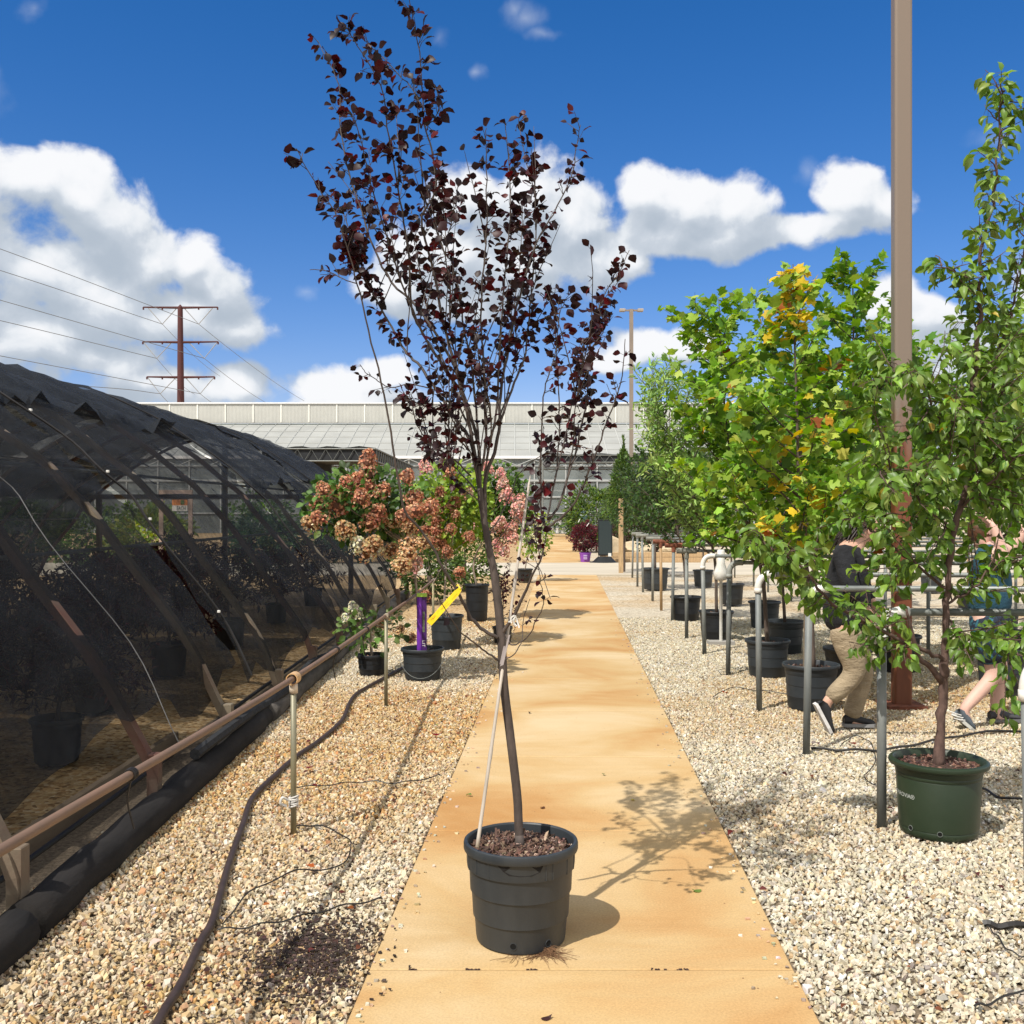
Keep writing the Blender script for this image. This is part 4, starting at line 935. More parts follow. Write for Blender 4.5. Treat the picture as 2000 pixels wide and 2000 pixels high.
    mb.add(V,F); mb.tube([P(899,1150,3.86),P(894,1142,3.87),P(889,1147,3.87),P(894,1156,3.87),P(899,1150,3.86)],.0028,6)
    yt=mb.build('yellow_tag', mat('yellow_tape', (.85,.62,.02), .4, 60, .05), r)
    mb=MB()
    for u0,u1,off in ((.12,.30,.3),(.38,.62,-.2),(.66,.92,-.45),(.70,.88,-.1)):
        A=a+(b-a)*u0+w*off+[0,-.0035,0]; Bb=a+(b-a)*u1+w*off+[0,-.0035,0]; k=14
        for j in range(k):
            c=A+(Bb-A)*j/k; mb.box(tuple(c-[.0009,.0002,.0009+.0008*(j%3)]),tuple(c+[.0009,.0002,.0009]))
    mb.build('printed_lines', mat('tag_ink', (.60,.33,.01), .6), yt)
    mb=MB()
    pA=P(1004,1205,3.93)
    for k in range(5):
        a_=pA+rng.normal(size=3)*.004; b_=pA+np.array([.01*(k-2),0,-.018-.006*k]); mb.tube(cr([a_,(a_+b_)/2+rng.normal(size=3)*.006,b_],3),.0035,5)
    mb.build('white_tie', M_pvc, r)
    mb=MB()
    for a_,b_ in ((P(995,1240,3.92),P(980,1300,3.9)),(P(985,1262,3.92),P(979,1296,3.91))):
        d_=(b_-a_); w=np.array([.0065,0,.003]); mb.add([a_-w*.5,a_+w*.5,b_+w,b_-w,a_-w*.5+[0,.001,0],a_+w*.5+[0,.001,0],b_+w+[0,.001,0],b_-w+[0,.001,0]],[(0,1,2,3),(7,6,5,4),(0,4,5,1),(1,5,6,2),(2,6,7,3),(3,7,4,0)])
    mb.build('grey_tag', mat('grey_tag', (.30,.26,.25), .6), r)
    # roots creeping out under the pot
    mb=MB()
    for k in range(150):
        a=rng.choice([.62,.45,.2,-.1],p=[.65,.2,.1,.05])+rng.normal()*.08; s=onpot(a,.004+rng.random()*.02*(a>.5),.168+.004)
        ps=[s]; dv=np.array([sin(a)+rng.normal()*.6,-cos(a)*.8,0]); 
        for j in range(5):
            dv=dv+rng.normal(size=3)*.5*[1,1,.2]; nx=ps[-1]+dv*.0055*(1.0+rng.random()); nx[2]=max(.0015,nx[2]-.003+.004*rng.random()); ps.append(nx)
        mb.tube(ps,.0007,3,caps=False)
    mb.build('roots', mat('root', (.17,.09,.045), .9), r)
main_tree()

# --- right-hand potted trees
def colz(pos, C, c0, R0, c1, c2, frac, q):
    d=np.linalg.norm(pos-np.array(c0),axis=1); m=(d<R0)&(q.random(len(pos))<frac); C[m]=np.array(c1)*(1+.2*q.normal(size=(m.sum(),1)))
    m=(d<R0*.6)&(q.random(len(pos))<frac*.3); C[m]=np.array(c2); return np.clip(C,.004,1)
GRP='potted trees between the pipe racks'
def tul_col(pos,C):
    q=np.random.default_rng(3)
    for c,R_ in ((P(1545,600,8.6),.33),(P(1570,870,8.4),.22),(P(1520,1010,8.3),.4),(P(1420,760,8.6),.2)): C=colz(pos,C,c,R_,(.60,.42,.03),(.34,.10,.02),.30,q)
    return C
potted('potted_tree','yellow green lobed leaf tree with yellow and rusty leaves behind the third pipe rack','potted tree',GRP,(2.51,8.6),.235,.37,M_pot2,
   [(2.53,8.6,.3),(2.50,8.6,1.0),(2.42,8.6,1.5),(2.39,8.58,2.4),(2.37,8.6,3.2),(2.36,8.6,3.72)],.022,M_leaf,M_bark,nb=40,lenf=lambda f:(.72+.25*sin(pi*min(1,f*1.3)))*(1-f)**.75+.13,z0=.95,z1=3.62,up=.45,leafstep=.027,lsize=.088,
   cols=TULC,w=[5,5,3,2,.35,.15,.08],tmpl=TUL,F=TULF,sub=3,seed=21,cluster=1,colf=tul_col,stake=(-.05,.03,1.9,M_wood))
potted('potted_tree','taller green lobed leaf tree just left of the big tan pole','potted tree',GRP,(3.15,9.6),.23,.37,M_pot,
   [(3.15,9.6,.3),(3.18,9.6,1.2),(3.2,9.6,2.4),(3.2,9.6,3.4),(3.19,9.6,3.98)],.022,M_leaf,M_bark,nb=34,lenf=lambda f:.95*(1-f)**.6+.16,z0=1.05,z1=3.9,up=.55,leafstep=.029,lsize=.090,
   cols=TULC,w=[4,3,5,1,.03,.02,.02],tmpl=TUL,F=TULF,sub=3,seed=22)
potted('potted_tree','light green lobed leaf tree in charcoal pot behind the fourth pipe rack','potted tree',GRP,(2.57,10.3),.225,.36,M_pot2,
   [(2.57,10.3,.3),(2.5,10.3,1.1),(2.25,10.3,1.9),(2.12,10.3,2.9),(2.08,10.3,3.8)],.023,M_leaf,M_bark,nb=44,lenf=lambda f:.90*(1-f)**.45+.12,z0=.95,z1=3.75,up=.45,leafstep=.027,lsize=.088,
   cols=TULC,w=[5,5,3,2,.1,.05,.03],tmpl=TUL,F=TULF,sub=3,seed=23)
potted('potted_tree','fine leaved willowy tree with arching shoots beside the lobed leaf trees','potted tree',GRP,(2.65,13.3),.23,.36,M_pot,
   [(2.66,13.3,.3),(2.6,13.3,1.2),(2.2,13.3,2.1),(2.0,13.3,2.8),(1.88,13.3,3.35)],.022,M_leaf,M_bark,nb=54,lenf=lambda f:.82*(1-f)**.35+.2,z0=.95,z1=3.3,up=.8,leafstep=.022,lsize=.10,
   cols=[(.24,.36,.09),(.32,.44,.13),(.16,.26,.06),(.40,.50,.20)],w=[4,4,3,1],tmpl=NAR,F=OVF,sub=4,seed=24,droop=.1)
potted('potted_tree','dark green small leaved round headed tree on a thin slanting trunk','potted tree',GRP,(2.65,15.6),.24,.36,M_pot,
   [(2.66,15.6,.3),(2.6,15.6,1.0),(2.45,15.6,1.8),(2.5,15.6,2.6)],.02,M_leaf,M_bark,nb=40,lenf=lambda f:.5*(1-f)**.3+.25,z0=1.0,z1=2.6,up=.5,leafstep=.024,lsize=.065,
   cols=[(.04,.08,.02),(.06,.12,.025),(.10,.17,.04)],w=[4,4,1.5],tmpl=OV,F=OVF,sub=4,seed=25)
potted('potted_tree','dark leafy tree in black pot before the cross path by the rusty tees','potted tree',GRP,(3.05,21.8),.3,.45,M_pot2,
   [(3.05,21.8,.4),(3.05,21.8,1.2),(3.1,21.8,2.0),(3.1,21.8,2.9)],.025,M_leaf,M_bark,nb=44,lenf=lambda f:.55*(1-f)**.3+.25,z0=1.0,z1=2.9,up=.5,leafstep=.03,lsize=.08,
   cols=[(.035,.07,.02),(.05,.10,.025),(.09,.15,.035)],w=[4,4,1.5],tmpl=OV,F=OVF,sub=4,seed=26)
# fillers farther right and back in the racks
fill=[(3.2,12.0,3.4,'lobed'),(4.0,10.6,3.5,'lobed'),(4.45,9.3,3.3,'ovate'),(5.3,11.0,3.7,'ovate'),(3.6,14.6,3.2,'ovate'),(4.8,14.2,3.5,'lobed'),(6.3,13.2,3.7,'ovate'),(3.9,18.2,3.1,'dark'),(5.6,17.5,3.3,'lobed'),(7.4,16.5,3.8,'ovate'),(4.2,22.5,3.0,'dark'),(6.2,21.5,3.2,'dark'),(8.6,21,3.6,'ovate')]
fl=['slim lobed leaf tree in the rack behind the willowy tree','lobed leaf tree behind the head of the walking person in black','glossy oval leaf tree behind the tan pole and the walking person in black',
 'glossy leaf tree behind the person in teal at the right edge','oval leaf tree hidden behind the willowy tree','lobed leaf tree behind the tan pole, third rack row back','oval leaf tree deep in the racks at the right edge',
 'small dark tree beside the slanting thin trunk','lobed leaf tree deep in the racks behind the tulip leaf trees','tall oval leaf tree farthest right in the rear racks','small dark tree at the far end of the racks by the cross path','dark bushy tree in the rear racks right of the boulder','oval leaf tree at the rear right end of the racks']
for i,(x,y,h,kd) in enumerate(fill):
    tm,F_,ls,st,cs,ww={'lobed':(TUL,TULF,.10,.040,TULC[:4],[4,3,4,1]),'ovate':(OV,OVF,.085,.030,GREEN,[4,3,4,1]),'dark':(OV,OVF,.08,.032,[(.035,.07,.02),(.06,.11,.025)],[3,2])}[kd]
    potted('potted_tree',fl[i],'potted tree',GRP,(x,y),.23,.37,M_pot if i%2 else M_pot2,[(x,y,.3),(x+.05*(i%3-1),y,1.2),(x+.08*(i%3-1),y,h*.6),(x,y,h)],.02,M_leaf,M_bark,chips=40 if y<12 else 0,nb=30,
      lenf=lambda f:.85*(1-f)**.5+.2,z0=1.15,z1=h-.1,up=.55,leafstep=st,lsize=ls,cols=cs,w=ww,tmpl=tm,F=F_,sub=3,seed=40+i)

# --- pear tree in the green pot
def pear():
    b=(2.195,5.27); r=thing('potted_tree','glossy oval leaved pear tree on a knobbly trunk in a dark green pot','potted tree',(b[0],b[1],0))
    R=.243; h=.375
    prof=[(.185,0),(.190,.01),(.192,.03),(.190,.034),(.193,.037),(.207,.285),(.2055,.288),(.209,.292),(.210,.305),(.2085,.308),(.212,.312),(.214,.335),(.226,.338),(.240,.346),(.244,.355),(.242,.366),(.232,.374),(.222,.374),(.214,.366),(.206,.33)]
    mb=MB(); mb.lathe(prof,(b[0],b[1],0),96); po=mb.build('pot',M_potg,r,smooth=True); m=po.modifiers.new('e','EDGE_SPLIT'); m.split_angle=radians(40)
    def onpot(a,z,rr): return np.array([b[0]+rr*sin(a),b[1]-rr*cos(a),z])
    for a,z in ((-.75,.04),(.02,.037)):
        a0=a-.38; c=onpot(a0,z,.1945); t=np.array([cos(a0),sin(a0),0]); up=np.array([0,0,1.])
        mb=MB(); mb.add([c]+[c+.011*(cos(k*pi/8)*t+sin(k*pi/8)*up) for k in range(16)],[(0,1+k,1+(k+1)%16) for k in range(16)]); ho=mb.build('drain_hole',mat('hole_black',(.003,.003,.003),1),po)
        mb=MB(); mb.tube([c+.0125*(cos(k*pi/8)*t+sin(k*pi/8)*up) for k in range(17)],.0018,5); mb.build('hole_rim',mat('scuffed_green',(.13,.15,.13),.5),ho)
    # lettering wrapped round the side; the first letters run out of sight
    def wrap(txt,a_end,z,size,name,mt):
        cu=bpy.data.curves.new('t','FONT'); cu.body=txt; cu.size=size; cu.align_x='RIGHT'; ob=bpy.data.objects.new('t',cu); COL.objects.link(ob)
        dg=bpy.context.evaluated_depsgraph_get(); me=bpy.data.meshes.new_from_object(ob.evaluated_get(dg)); bpy.data.objects.remove(ob); bpy.data.curves.remove(cu)
        for v in me.vertices:
            zz=z+v.co.y; rr=.1925+(.207-.1925)*(zz-.037)/.25+.0012; v.co=Vector(onpot(a_end+v.co.x/rr,zz,rr))
        me.materials.clear(); me.materials.append(mt); me.name=name; return link(name,me,po)
    ink=mat('pot_print',(.50,.53,.50),.6)
    wrap('MONROVIA®',-.98,.190,.030,'lettering',ink)
    pot_=MB(); k=30; x,y=b; V=[(x,y,h-.03)];F=[]
    for j,rr in enumerate((.1,.212)):
        for a in range(k): V.append((x+rr*cos(a*2*pi/k),y+rr*sin(a*2*pi/k),h-.035-.008*j))
    for a in range(k): F+=[(0,1+a,1+(a+1)%k),(1+a,1+k+a,1+k+(a+1)%k,1+(a+1)%k)]
    pot_.add(V,F); pot_.build('soil',M_soil,r,smooth=True)
    nn=500; q=rng; a=q.uniform(0,2*pi,nn); rr=np.sqrt(q.random(nn))*.2
    cube=np.array([(u,v,w) for w in (-1,1) for u,v in ((-1,-1),(1,-1),(1,1),(-1,1))],float)
    V=cube[None]*(np.stack([q.uniform(.003,.014,nn),q.uniform(.002,.006,nn),q.uniform(.001,.004,nn)],1)[:,None,:])
    an=q.uniform(0,2*pi,nn); ca,sa=np.cos(an)[:,None],np.sin(an)[:,None]
    V=np.stack([V[:,:,0]*ca-V[:,:,1]*sa+x+(rr*np.cos(a))[:,None],V[:,:,0]*sa+V[:,:,1]*ca+y+(rr*np.sin(a))[:,None],V[:,:,2]+V[:,:,0]*.4+h-.033],2)
    mb=MB(); mb.block(V,[(3,2,1,0),(4,5,6,7),(0,1,5,4),(1,2,6,5),(2,3,7,6),(3,0,4,7)],palette(nn,[(.12,.06,.045),(.2,.11,.08),(.06,.03,.025),(.36,.28,.22)],[4,4,3,1]))
    mb.build('mulch_chips',M_chip,r)['kind']='stuff'
    # trunk and traced leaders
    wd=MB(); fo=MB()
    pp=lambda l,d0,d1:[P(u,v,d0+(d1-d0)*i/(len(l)-1)) for i,(u,v) in enumerate(l)]
    t1=cr(pp([(1833,1500),(1837,1412),(1842,1335),(1846,1290),(1848,1210),(1852,1120),(1862,1040),(1883,968),(1885,906)],5.27,5.3),5)
    t1[4:-4]+=rng.normal(size=(len(t1)-8,3))*.004
    wd.tube(t1,np.interp(np.linspace(0,1,len(t1)),[0,.1,.35,.45,1],[.030,.024,.023,.019,.014])*(1+.07*rng.normal(size=len(t1))),12)
    wd.tube(cr(pp([(1838,1330),(1815,1300),(1795,1285),(1780,1230),(1770,1190)],5.27,5.1),3),np.linspace(.018,.006,13),8)
    q=np.random.default_rng(77); pos=[];ax=[]
    def leafline(pts,step=.019,skip=.0,cl=1,ls=.0):
        seg=np.linalg.norm(np.diff(pts,axis=0),axis=1); cum=np.concatenate([[0],np.cumsum(seg)]); tot=cum[-1]; n=max(2,int(tot*(1-skip)/step)); s=skip*tot+(1-skip)*tot*(np.arange(n)+q.random(n))/n
        for sv in s:
            k=min(max(np.searchsorted(cum,sv)-1,0),len(seg)-1); t=(sv-cum[k])/(seg[k]+1e-9); p=pts[k]+(pts[k+1]-pts[k])*t; dr=(pts[k+1]-pts[k])/(seg[k]+1e-9)
            o=q.normal(size=3); o-=dr*np.dot(o,dr); o/=np.linalg.norm(o)+1e-9; e=p+o*.03+[0,0,-.006]; wd.tube([p,e],.0009,3,caps=False); pos.append(e); ax.append(o*.6+dr*.25+[0,0,-.55])
    leaders=[([(1885,906),(1904,852),(1900,748),(1916,624),(1914,566),(1914,504),(1930,435),(1948,348),(1951,255),(1958,193),(1962,175)],5.3,5.2,.015),
      ([(1885,906),(1912,860),(1929,811),(1945,728),(1960,660),(1978,603),(1990,540),(2003,450),(2010,380)],5.3,5.5,.012),
      ([(1883,968),(1905,930),(1950,885),(2000,845),(2060,800)],5.3,5.4,.009),
      ([(1875,990),(1920,960),(1980,900),(2030,880)],5.3,5.0,.008),
      ([(1846,1290),(1790,1262),(1740,1240),(1690,1215),(1640,1190),(1600,1150),(1560,1100),(1525,1085),(1500,1068),(1440,1050)],5.27,4.95,.011),
      ([(1885,906),(1850,850),(1820,800),(1790,760),(1770,720)],5.3,5.1,.008),
      ([(1862,1040),(1820,1000),(1780,960),(1740,930),(1700,905)],5.3,5.05,.008),
      ([(1850,1150),(1800,1110),(1760,1080),(1720,1050),(1680,1020),(1650,1000)],5.3,5.5,.008),
      ([(1914,566),(1880,540),(1850,525),(1830,515)],5.25,5.2,.005),
      ([(1848,1210),(1880,1240),(1920,1250),(1960,1260),(1990,1280)],5.3,5.1,.008),
      ([(1850,1180),(1900,1150),(1950,1100),(2010,1080)],5.3,5.2,.007)]
    for l,d0,d1,r0 in leaders:
        pts=cr(pp(l,d0,d1),5); pts[1:]+=q.normal(size=(len(pts)-1,3))*.006; wd.tube(pts,np.linspace(r0,.003,len(pts)),8,caps=False)
        tot=np.linalg.norm(np.diff(pts,axis=0),axis=1).sum(); zup=l[0][1]<950 and l[-1][1]<700
        leafline(pts,.022,.25 if l[0][1]>1280 else .1)
        ns=int(tot/.045)
        for s in range(ns):
            kk=int((len(pts)-2)*(.12+.88*(s+q.random())/ns)); kk=min(kk,len(pts)-2); dd=pts[kk+1]-pts[kk]; dd/=np.linalg.norm(dd)+1e-9; o=q.normal(size=3)
            o-=dd*np.dot(o,dd); o/=np.linalg.norm(o)+1e-9
            hgt=pts[kk][2]; ll=(.58 if hgt<2.1 else .40 if hgt<2.6 else .17)*(.35+.8*q.random()); v=dd*.35+o*.85+[0,0,.1]; ps=[pts[kk]]
            pxl=px_l(pts[kk])
            if pxl<1730 and hgt<1.6: ll*=.34
            elif pxl<1800 and hgt<1.45: ll*=.6
            for j in range(4): v=v+q.normal(size=3)*.17+[0,0,-.03]; v/=np.linalg.norm(v); ps.append(ps[-1]+v*ll/4)
            ps=np.array(ps); wd.tube(ps,np.linspace(.0042,.0014,5),5,caps=False); leafline(ps,.0165,.03)
    wd.build('trunk',M_bark_rd,r,smooth=True)
    n=len(pos); C=palette(n,[(.13,.22,.035),(.17,.28,.04),(.09,.16,.025),(.24,.32,.08),(.34,.24,.04)],[5,4,4,1.2,.08],.15)
    leaves(fo,pos,ax,q.normal(size=(n,3))*.6+[-.4,-.4,.7],.064*q.uniform(.65,1.25,n),C,OV*[.85,1,1.5],OVF); fo.build('foliage',mat('leaf_glossy',attr=True,rough=.42,transl=.28,spec=.4),r,smooth=True)
def px_l(p): return 1000+2000*p[0]/p[1]
pear()

# ------------------------------------------------------------------ hydrangeas on the left
def head_mesh(name, cols, w, seed, n=150, R=.085, H_=.11):
    q=np.random.default_rng(seed); z=q.random(n); a=q.uniform(0,2*pi,n); rr=R*np.sqrt(np.clip(1-z**1.6,0,1))*(.75+.3*q.random(n))+.008
    pos=np.stack([rr*np.cos(a),rr*np.sin(a),z*H_*1.5-H_*.5],1); nr=pos*[1,1,.5]+[0,0,.02]; nr/=np.linalg.norm(nr,axis=1)[:,None]; mb=MB()
    PT=np.array([(0,0,0),(-.5,.0,.12),(-.42,.5,.02),(0,.32,.1),(.42,.5,.02),(.5,0,.12),(.42,-.5,.02),(0,-.32,.1),(-.42,-.5,.02)]); PF=[(0,2,1),(0,3,2),(0,4,3),(0,5,4),(0,6,5),(0,7,6),(0,8,7),(0,1,8)]
    leaves(mb,pos,q.normal(size=(n,3)),nr+q.normal(size=(n,3))*.3,q.uniform(.017,.027,n),palette(n,cols,w,.22),PT,PF)
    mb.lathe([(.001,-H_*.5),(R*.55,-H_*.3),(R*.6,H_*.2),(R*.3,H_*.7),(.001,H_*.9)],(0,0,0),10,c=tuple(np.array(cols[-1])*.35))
    o=mb.build(name,M_petal); me=o.data; bpy.data.objects.remove(o); return me
RUST=[head_mesh('flower_head',[(.48,.20,.12),(.57,.31,.18),(.66,.45,.29),(.36,.13,.08),(.60,.31,.21)],[4,4,2,2,2],s) for s in range(4)]
TANH=[head_mesh('flower_head',[(.62,.44,.24),(.58,.34,.18),(.70,.60,.40),(.50,.24,.12)],[4,3,2,1],s+10) for s in range(2)]
PINK=[head_mesh('flower_head',[(.80,.36,.36),(.85,.55,.45),(.75,.42,.30),(.88,.70,.58)],[4,3,2,1.5],s+20) for s in range(3)]
CREAM=[head_mesh('flower_head',[(.82,.78,.55),(.75,.72,.42),(.88,.84,.72)],[3,2,2],s+30) for s in range(2)]
def hydrangea(label, base, R, h, potm, crown, rad, heads, cols, w, seed, nleaf, stem, hs=1.0, extra=None):
    r=thing('hydrangea',label,'potted shrub',(base[0],base[1],0),'flowering shrubs in pots left of the path')
    pot(r,base,R,h,potm,chips=60)
    q=np.random.default_rng(seed); wd=MB(); fo=MB(); c=np.array(crown); rad=np.array(rad)
    st=cr([np.array([base[0],base[1],h-.05])]+[np.array(s) for s in stem],4); wd.tube(st,np.linspace(.016,.010,len(st)),8)
    tgts=[P(x,y,d) for x,y,d,_ in heads]; top=st[-1]
    for t in tgts:
        mid=top+(t-top)*.5+q.normal(size=3)*.05-[0,0,.04]; pts=cr([top,mid,t],4); wd.tube(pts,np.linspace(.006,.002,len(pts)),5,caps=False)
    wd.build('trunk',mat('pale_stem',(.30,.24,.19),.8,20,.2),r,smooth=True)
    n=nleaf; v=q.normal(size=(n,3)); v/=np.linalg.norm(v,axis=1)[:,None]; pos=c+v*rad*(q.random((n,1))**.45); ax=v*.7+q.normal(size=(n,3))*.5+[0,0,-.1]
    leaves(fo,pos,ax,q.normal(size=(n,3))*.5+[-.3,-.5,.8],q.uniform(.05,.10,n),palette(n,cols,w,.18),OV*[1.1,1,1],OVF); fo.build('foliage',M_leaf,r,smooth=True)
    for k,((x,y,d,kd),t) in enumerate(zip(heads,tgts)):
        L=kd; me=L[k%len(L)]; o=bpy.data.objects.new('flower_head',me); COL.objects.link(o); o.parent=r; o.location=Vector(t)-r.location
        v=(t-c); tilt=Vector((v[0]*.9,v[1]*.6,.45+max(-.2,v[2]))).to_track_quat('Z','Y').to_euler(); o.rotation_euler=tilt; s=hs*(.85+.3*q.random()); o.scale=(s,s,s)
    return r
cv=lambda x,y:(580+x/4.025,860+y/4.025)
h1=[(560,160),(560,262),(210,395),(175,520),(185,620),(320,525),(325,435),(400,372),(480,352),(505,460),(570,395),(672,410),(630,590),(690,650),(860,300),(915,460),(925,560),(1040,540),(845,600),(580,640)]
h1t=[(120,662),(380,712),(600,830),(730,872),(870,700),(885,820),(980,812),(865,900),(820,995),(760,630),(540,880)]
q_=np.random.default_rng(1)
H1=[(*cv(*p),9.72+q_.uniform(-.25,.3),RUST) for p in h1]+[(*cv(*p),9.6+q_.uniform(-.15,.2),TANH) for p in h1t]+[(*cv(900,985),9.8,PINK),(*cv(480,830),9.6,CREAM)]
sh=hydrangea('rusty pink flowering shrub in a low black pot with a purple label sleeve',(-.885,10.12),.215,.30,M_pot2,P(712,985,10.05),(.62,.5,.38),H1,
  [(.06,.12,.025),(.10,.19,.04),(.16,.25,.06),(.035,.07,.02)],[4,4,2,3],5,1500,[P(813,1150,10.12),P(808,1070,10.1)])
def sleeve(r):
    x,y=-.885+.0,10.06; z0,z1=.30,.825; xl=P(814,1200,10.0)[0]; xr=P(833,1200,10.0)[0]; xm=xl+.052
    mb=MB(); mb.lathe([(.026,z0-.04),(.028,z0+.1),(.027,z1-.03),(.025,z1)],(xl+.028,10.0,0),18,sx=1.0,sy=.8); s=mb.build('label_sleeve',mat('purple_plastic',(.16,.035,.36),.35,3,.15),r,smooth=True)
    mb=MB(); mb.box((xm,9.985,z0-.03),(xr+.004,9.99,z1-.01)); b2=mb.build('purple_back',mat('dark_purple',(.06,.015,.12),.4),s)
    mb=MB(); mb.box((xl+.004,9.965,z1-.012),(xr+.004,10.02,z1+.022),bev=.003); mb.build('lime_cap',mat('lime_plastic',(.38,.62,.08),.4),s)
    mb=MB()
    for k in range(15):
        z=.47+k*.0135; mb.box((xm+.006,9.9825,z),(xm+.006+.022,9.9845,z+.0075))
    mb.build('green_print',mat('olive_print',(.16,.20,.09),.6),s)
    cu=bpy.data.curves.new('t','FONT'); cu.body='LIT'; cu.size=.05; ob=bpy.data.objects.new('t',cu); COL.objects.link(ob)
    me=bpy.data.meshes.new_from_object(ob.evaluated_get(bpy.context.evaluated_depsgraph_get())); bpy.data.objects.remove(ob)
    for v in me.vertices: v.co=Vector((xm+.004+v.co.y*.8,9.982,.39-v.co.x))
    me.materials.clear(); me.materials.append(MATS['white_pvc']); me.name='lettering'; link('lettering',me,s)
    mb=MB(); c=[(-.885+.222*cos(a),10.12+.222*sin(a),.27-.24*max(0,-sin(a))) for a in np.linspace(-pi*.93,.15,24)]; mb.tube(c,.0028,5); mb.build('wire_handle',M_steel,r)
sleeve(sh)
H2=[(*cv(*p),12.0+q_.uniform(-.2,.2),PINK if k in (0,4) else RUST) for k,p in enumerate([(1010,220),(1205,270),(1160,535),(1100,720),(1340,430),(1350,760),(1250,600),(1060,800),(1280,1040),(1180,880),(1000,1230),(1100,640),(930,700),(960,620),(1020,480),(1130,420),(1240,500),(1210,700),(1140,820),(1020,700)])]
hydrangea('lime green leaved shrub with scattered rust and pink blooms in a ribbed dark pot',(-.79,12.35),.21,.40,M_pot2,P(880,985,12.4),(.52,.5,.52),H2,
  [(.20,.30,.035),(.28,.38,.05),(.12,.20,.03)],[4,3,3],6,1700,[P(868,1180,12.35),P(872,1090,12.4)],.85)
H3=[(*cv(*p),15.1+q_.uniform(-.2,.25),PINK) for p in [(1600,270),(1620,350),(1750,470),(1740,600),(1600,640),(1630,720),(1570,820),(1620,880),(1690,690),(1500,230),(1740,540),(1560,680),(1390,700),(1350,760),(1690,780),(1650,440)]]
hydrangea('pink and cream flowering shrub in a black pot behind the purple tree trunk',(-.53,15.5),.19,.55,M_pot,P(968,985,15.6),(.55,.5,.65),H3,
  [(.08,.15,.03),(.13,.22,.04),(.05,.09,.02)],[4,3,3],7,2200,[P(925,1100,15.5),P(945,1050,15.5)],1.15)
H4=[(*cv(x,y),24+q_.uniform(-.5,.5),CREAM) for x,y in [(1850,650),(1880,700),(1830,720),(1900,640),(1860,760),(1820,800),(1900,790)]]
hydrangea('cream and lime flowering shrub at the path edge before the cross path',(.30,24.2),.2,.3,M_pot,P(1042,1040,24.2),(.5,.4,.62),H4,
  [(.30,.38,.05),(.20,.30,.04),(.10,.18,.03)],[4,3,3],8,700,[P(1030,1090,24.2),P(1040,1060,24.2)],1.3)
# low straggling hydrangea by the rail
hydrangea('small straggling shrub with dry cream blooms beside the second rail post',(-1.42,10.4),.16,.2,M_pot,P(725,1230,10.3),(.36,.25,.26),
  [(690,1188,10.2,CREAM),(702,1202,10.2,CREAM),(745,1222,10.3,TANH),(780,1232,10.3,TANH),(800,1250,10.5,RUST),(742,1240,10.3,CREAM),(676,1210,10.4,CREAM)],[(.10,.18,.04),(.16,.25,.07),(.06,.10,.03)],[4,3,2],9,150,[(-1.44,10.38,.4),(-1.42,10.36,.5)],.62)
# small dark red sapling
wd=MB(); fo=MB(); r=thing('sapling','small dark red leaved sapling in a low pot behind the purple tree trunk','sapling',(-.12,12.9,0)); pot(r,(-.12,12.9),.13,.2,M_pot,chips=0)
grow(wd,[(-.12,12.9,.15),(-.11,12.9,.5),(-.10,12.9,.85)],.007,12,lambda f:.3,.3,.8,.7,.03,.05,[(.09,.015,.02),(.05,.01,.015)],[1,1],OV,OVF,fo,sub=2,seed=91,wr=.004)
wd.build('stem',M_bark_dk,r,smooth=True); fo.build('foliage',M_leafp,r,smooth=True)

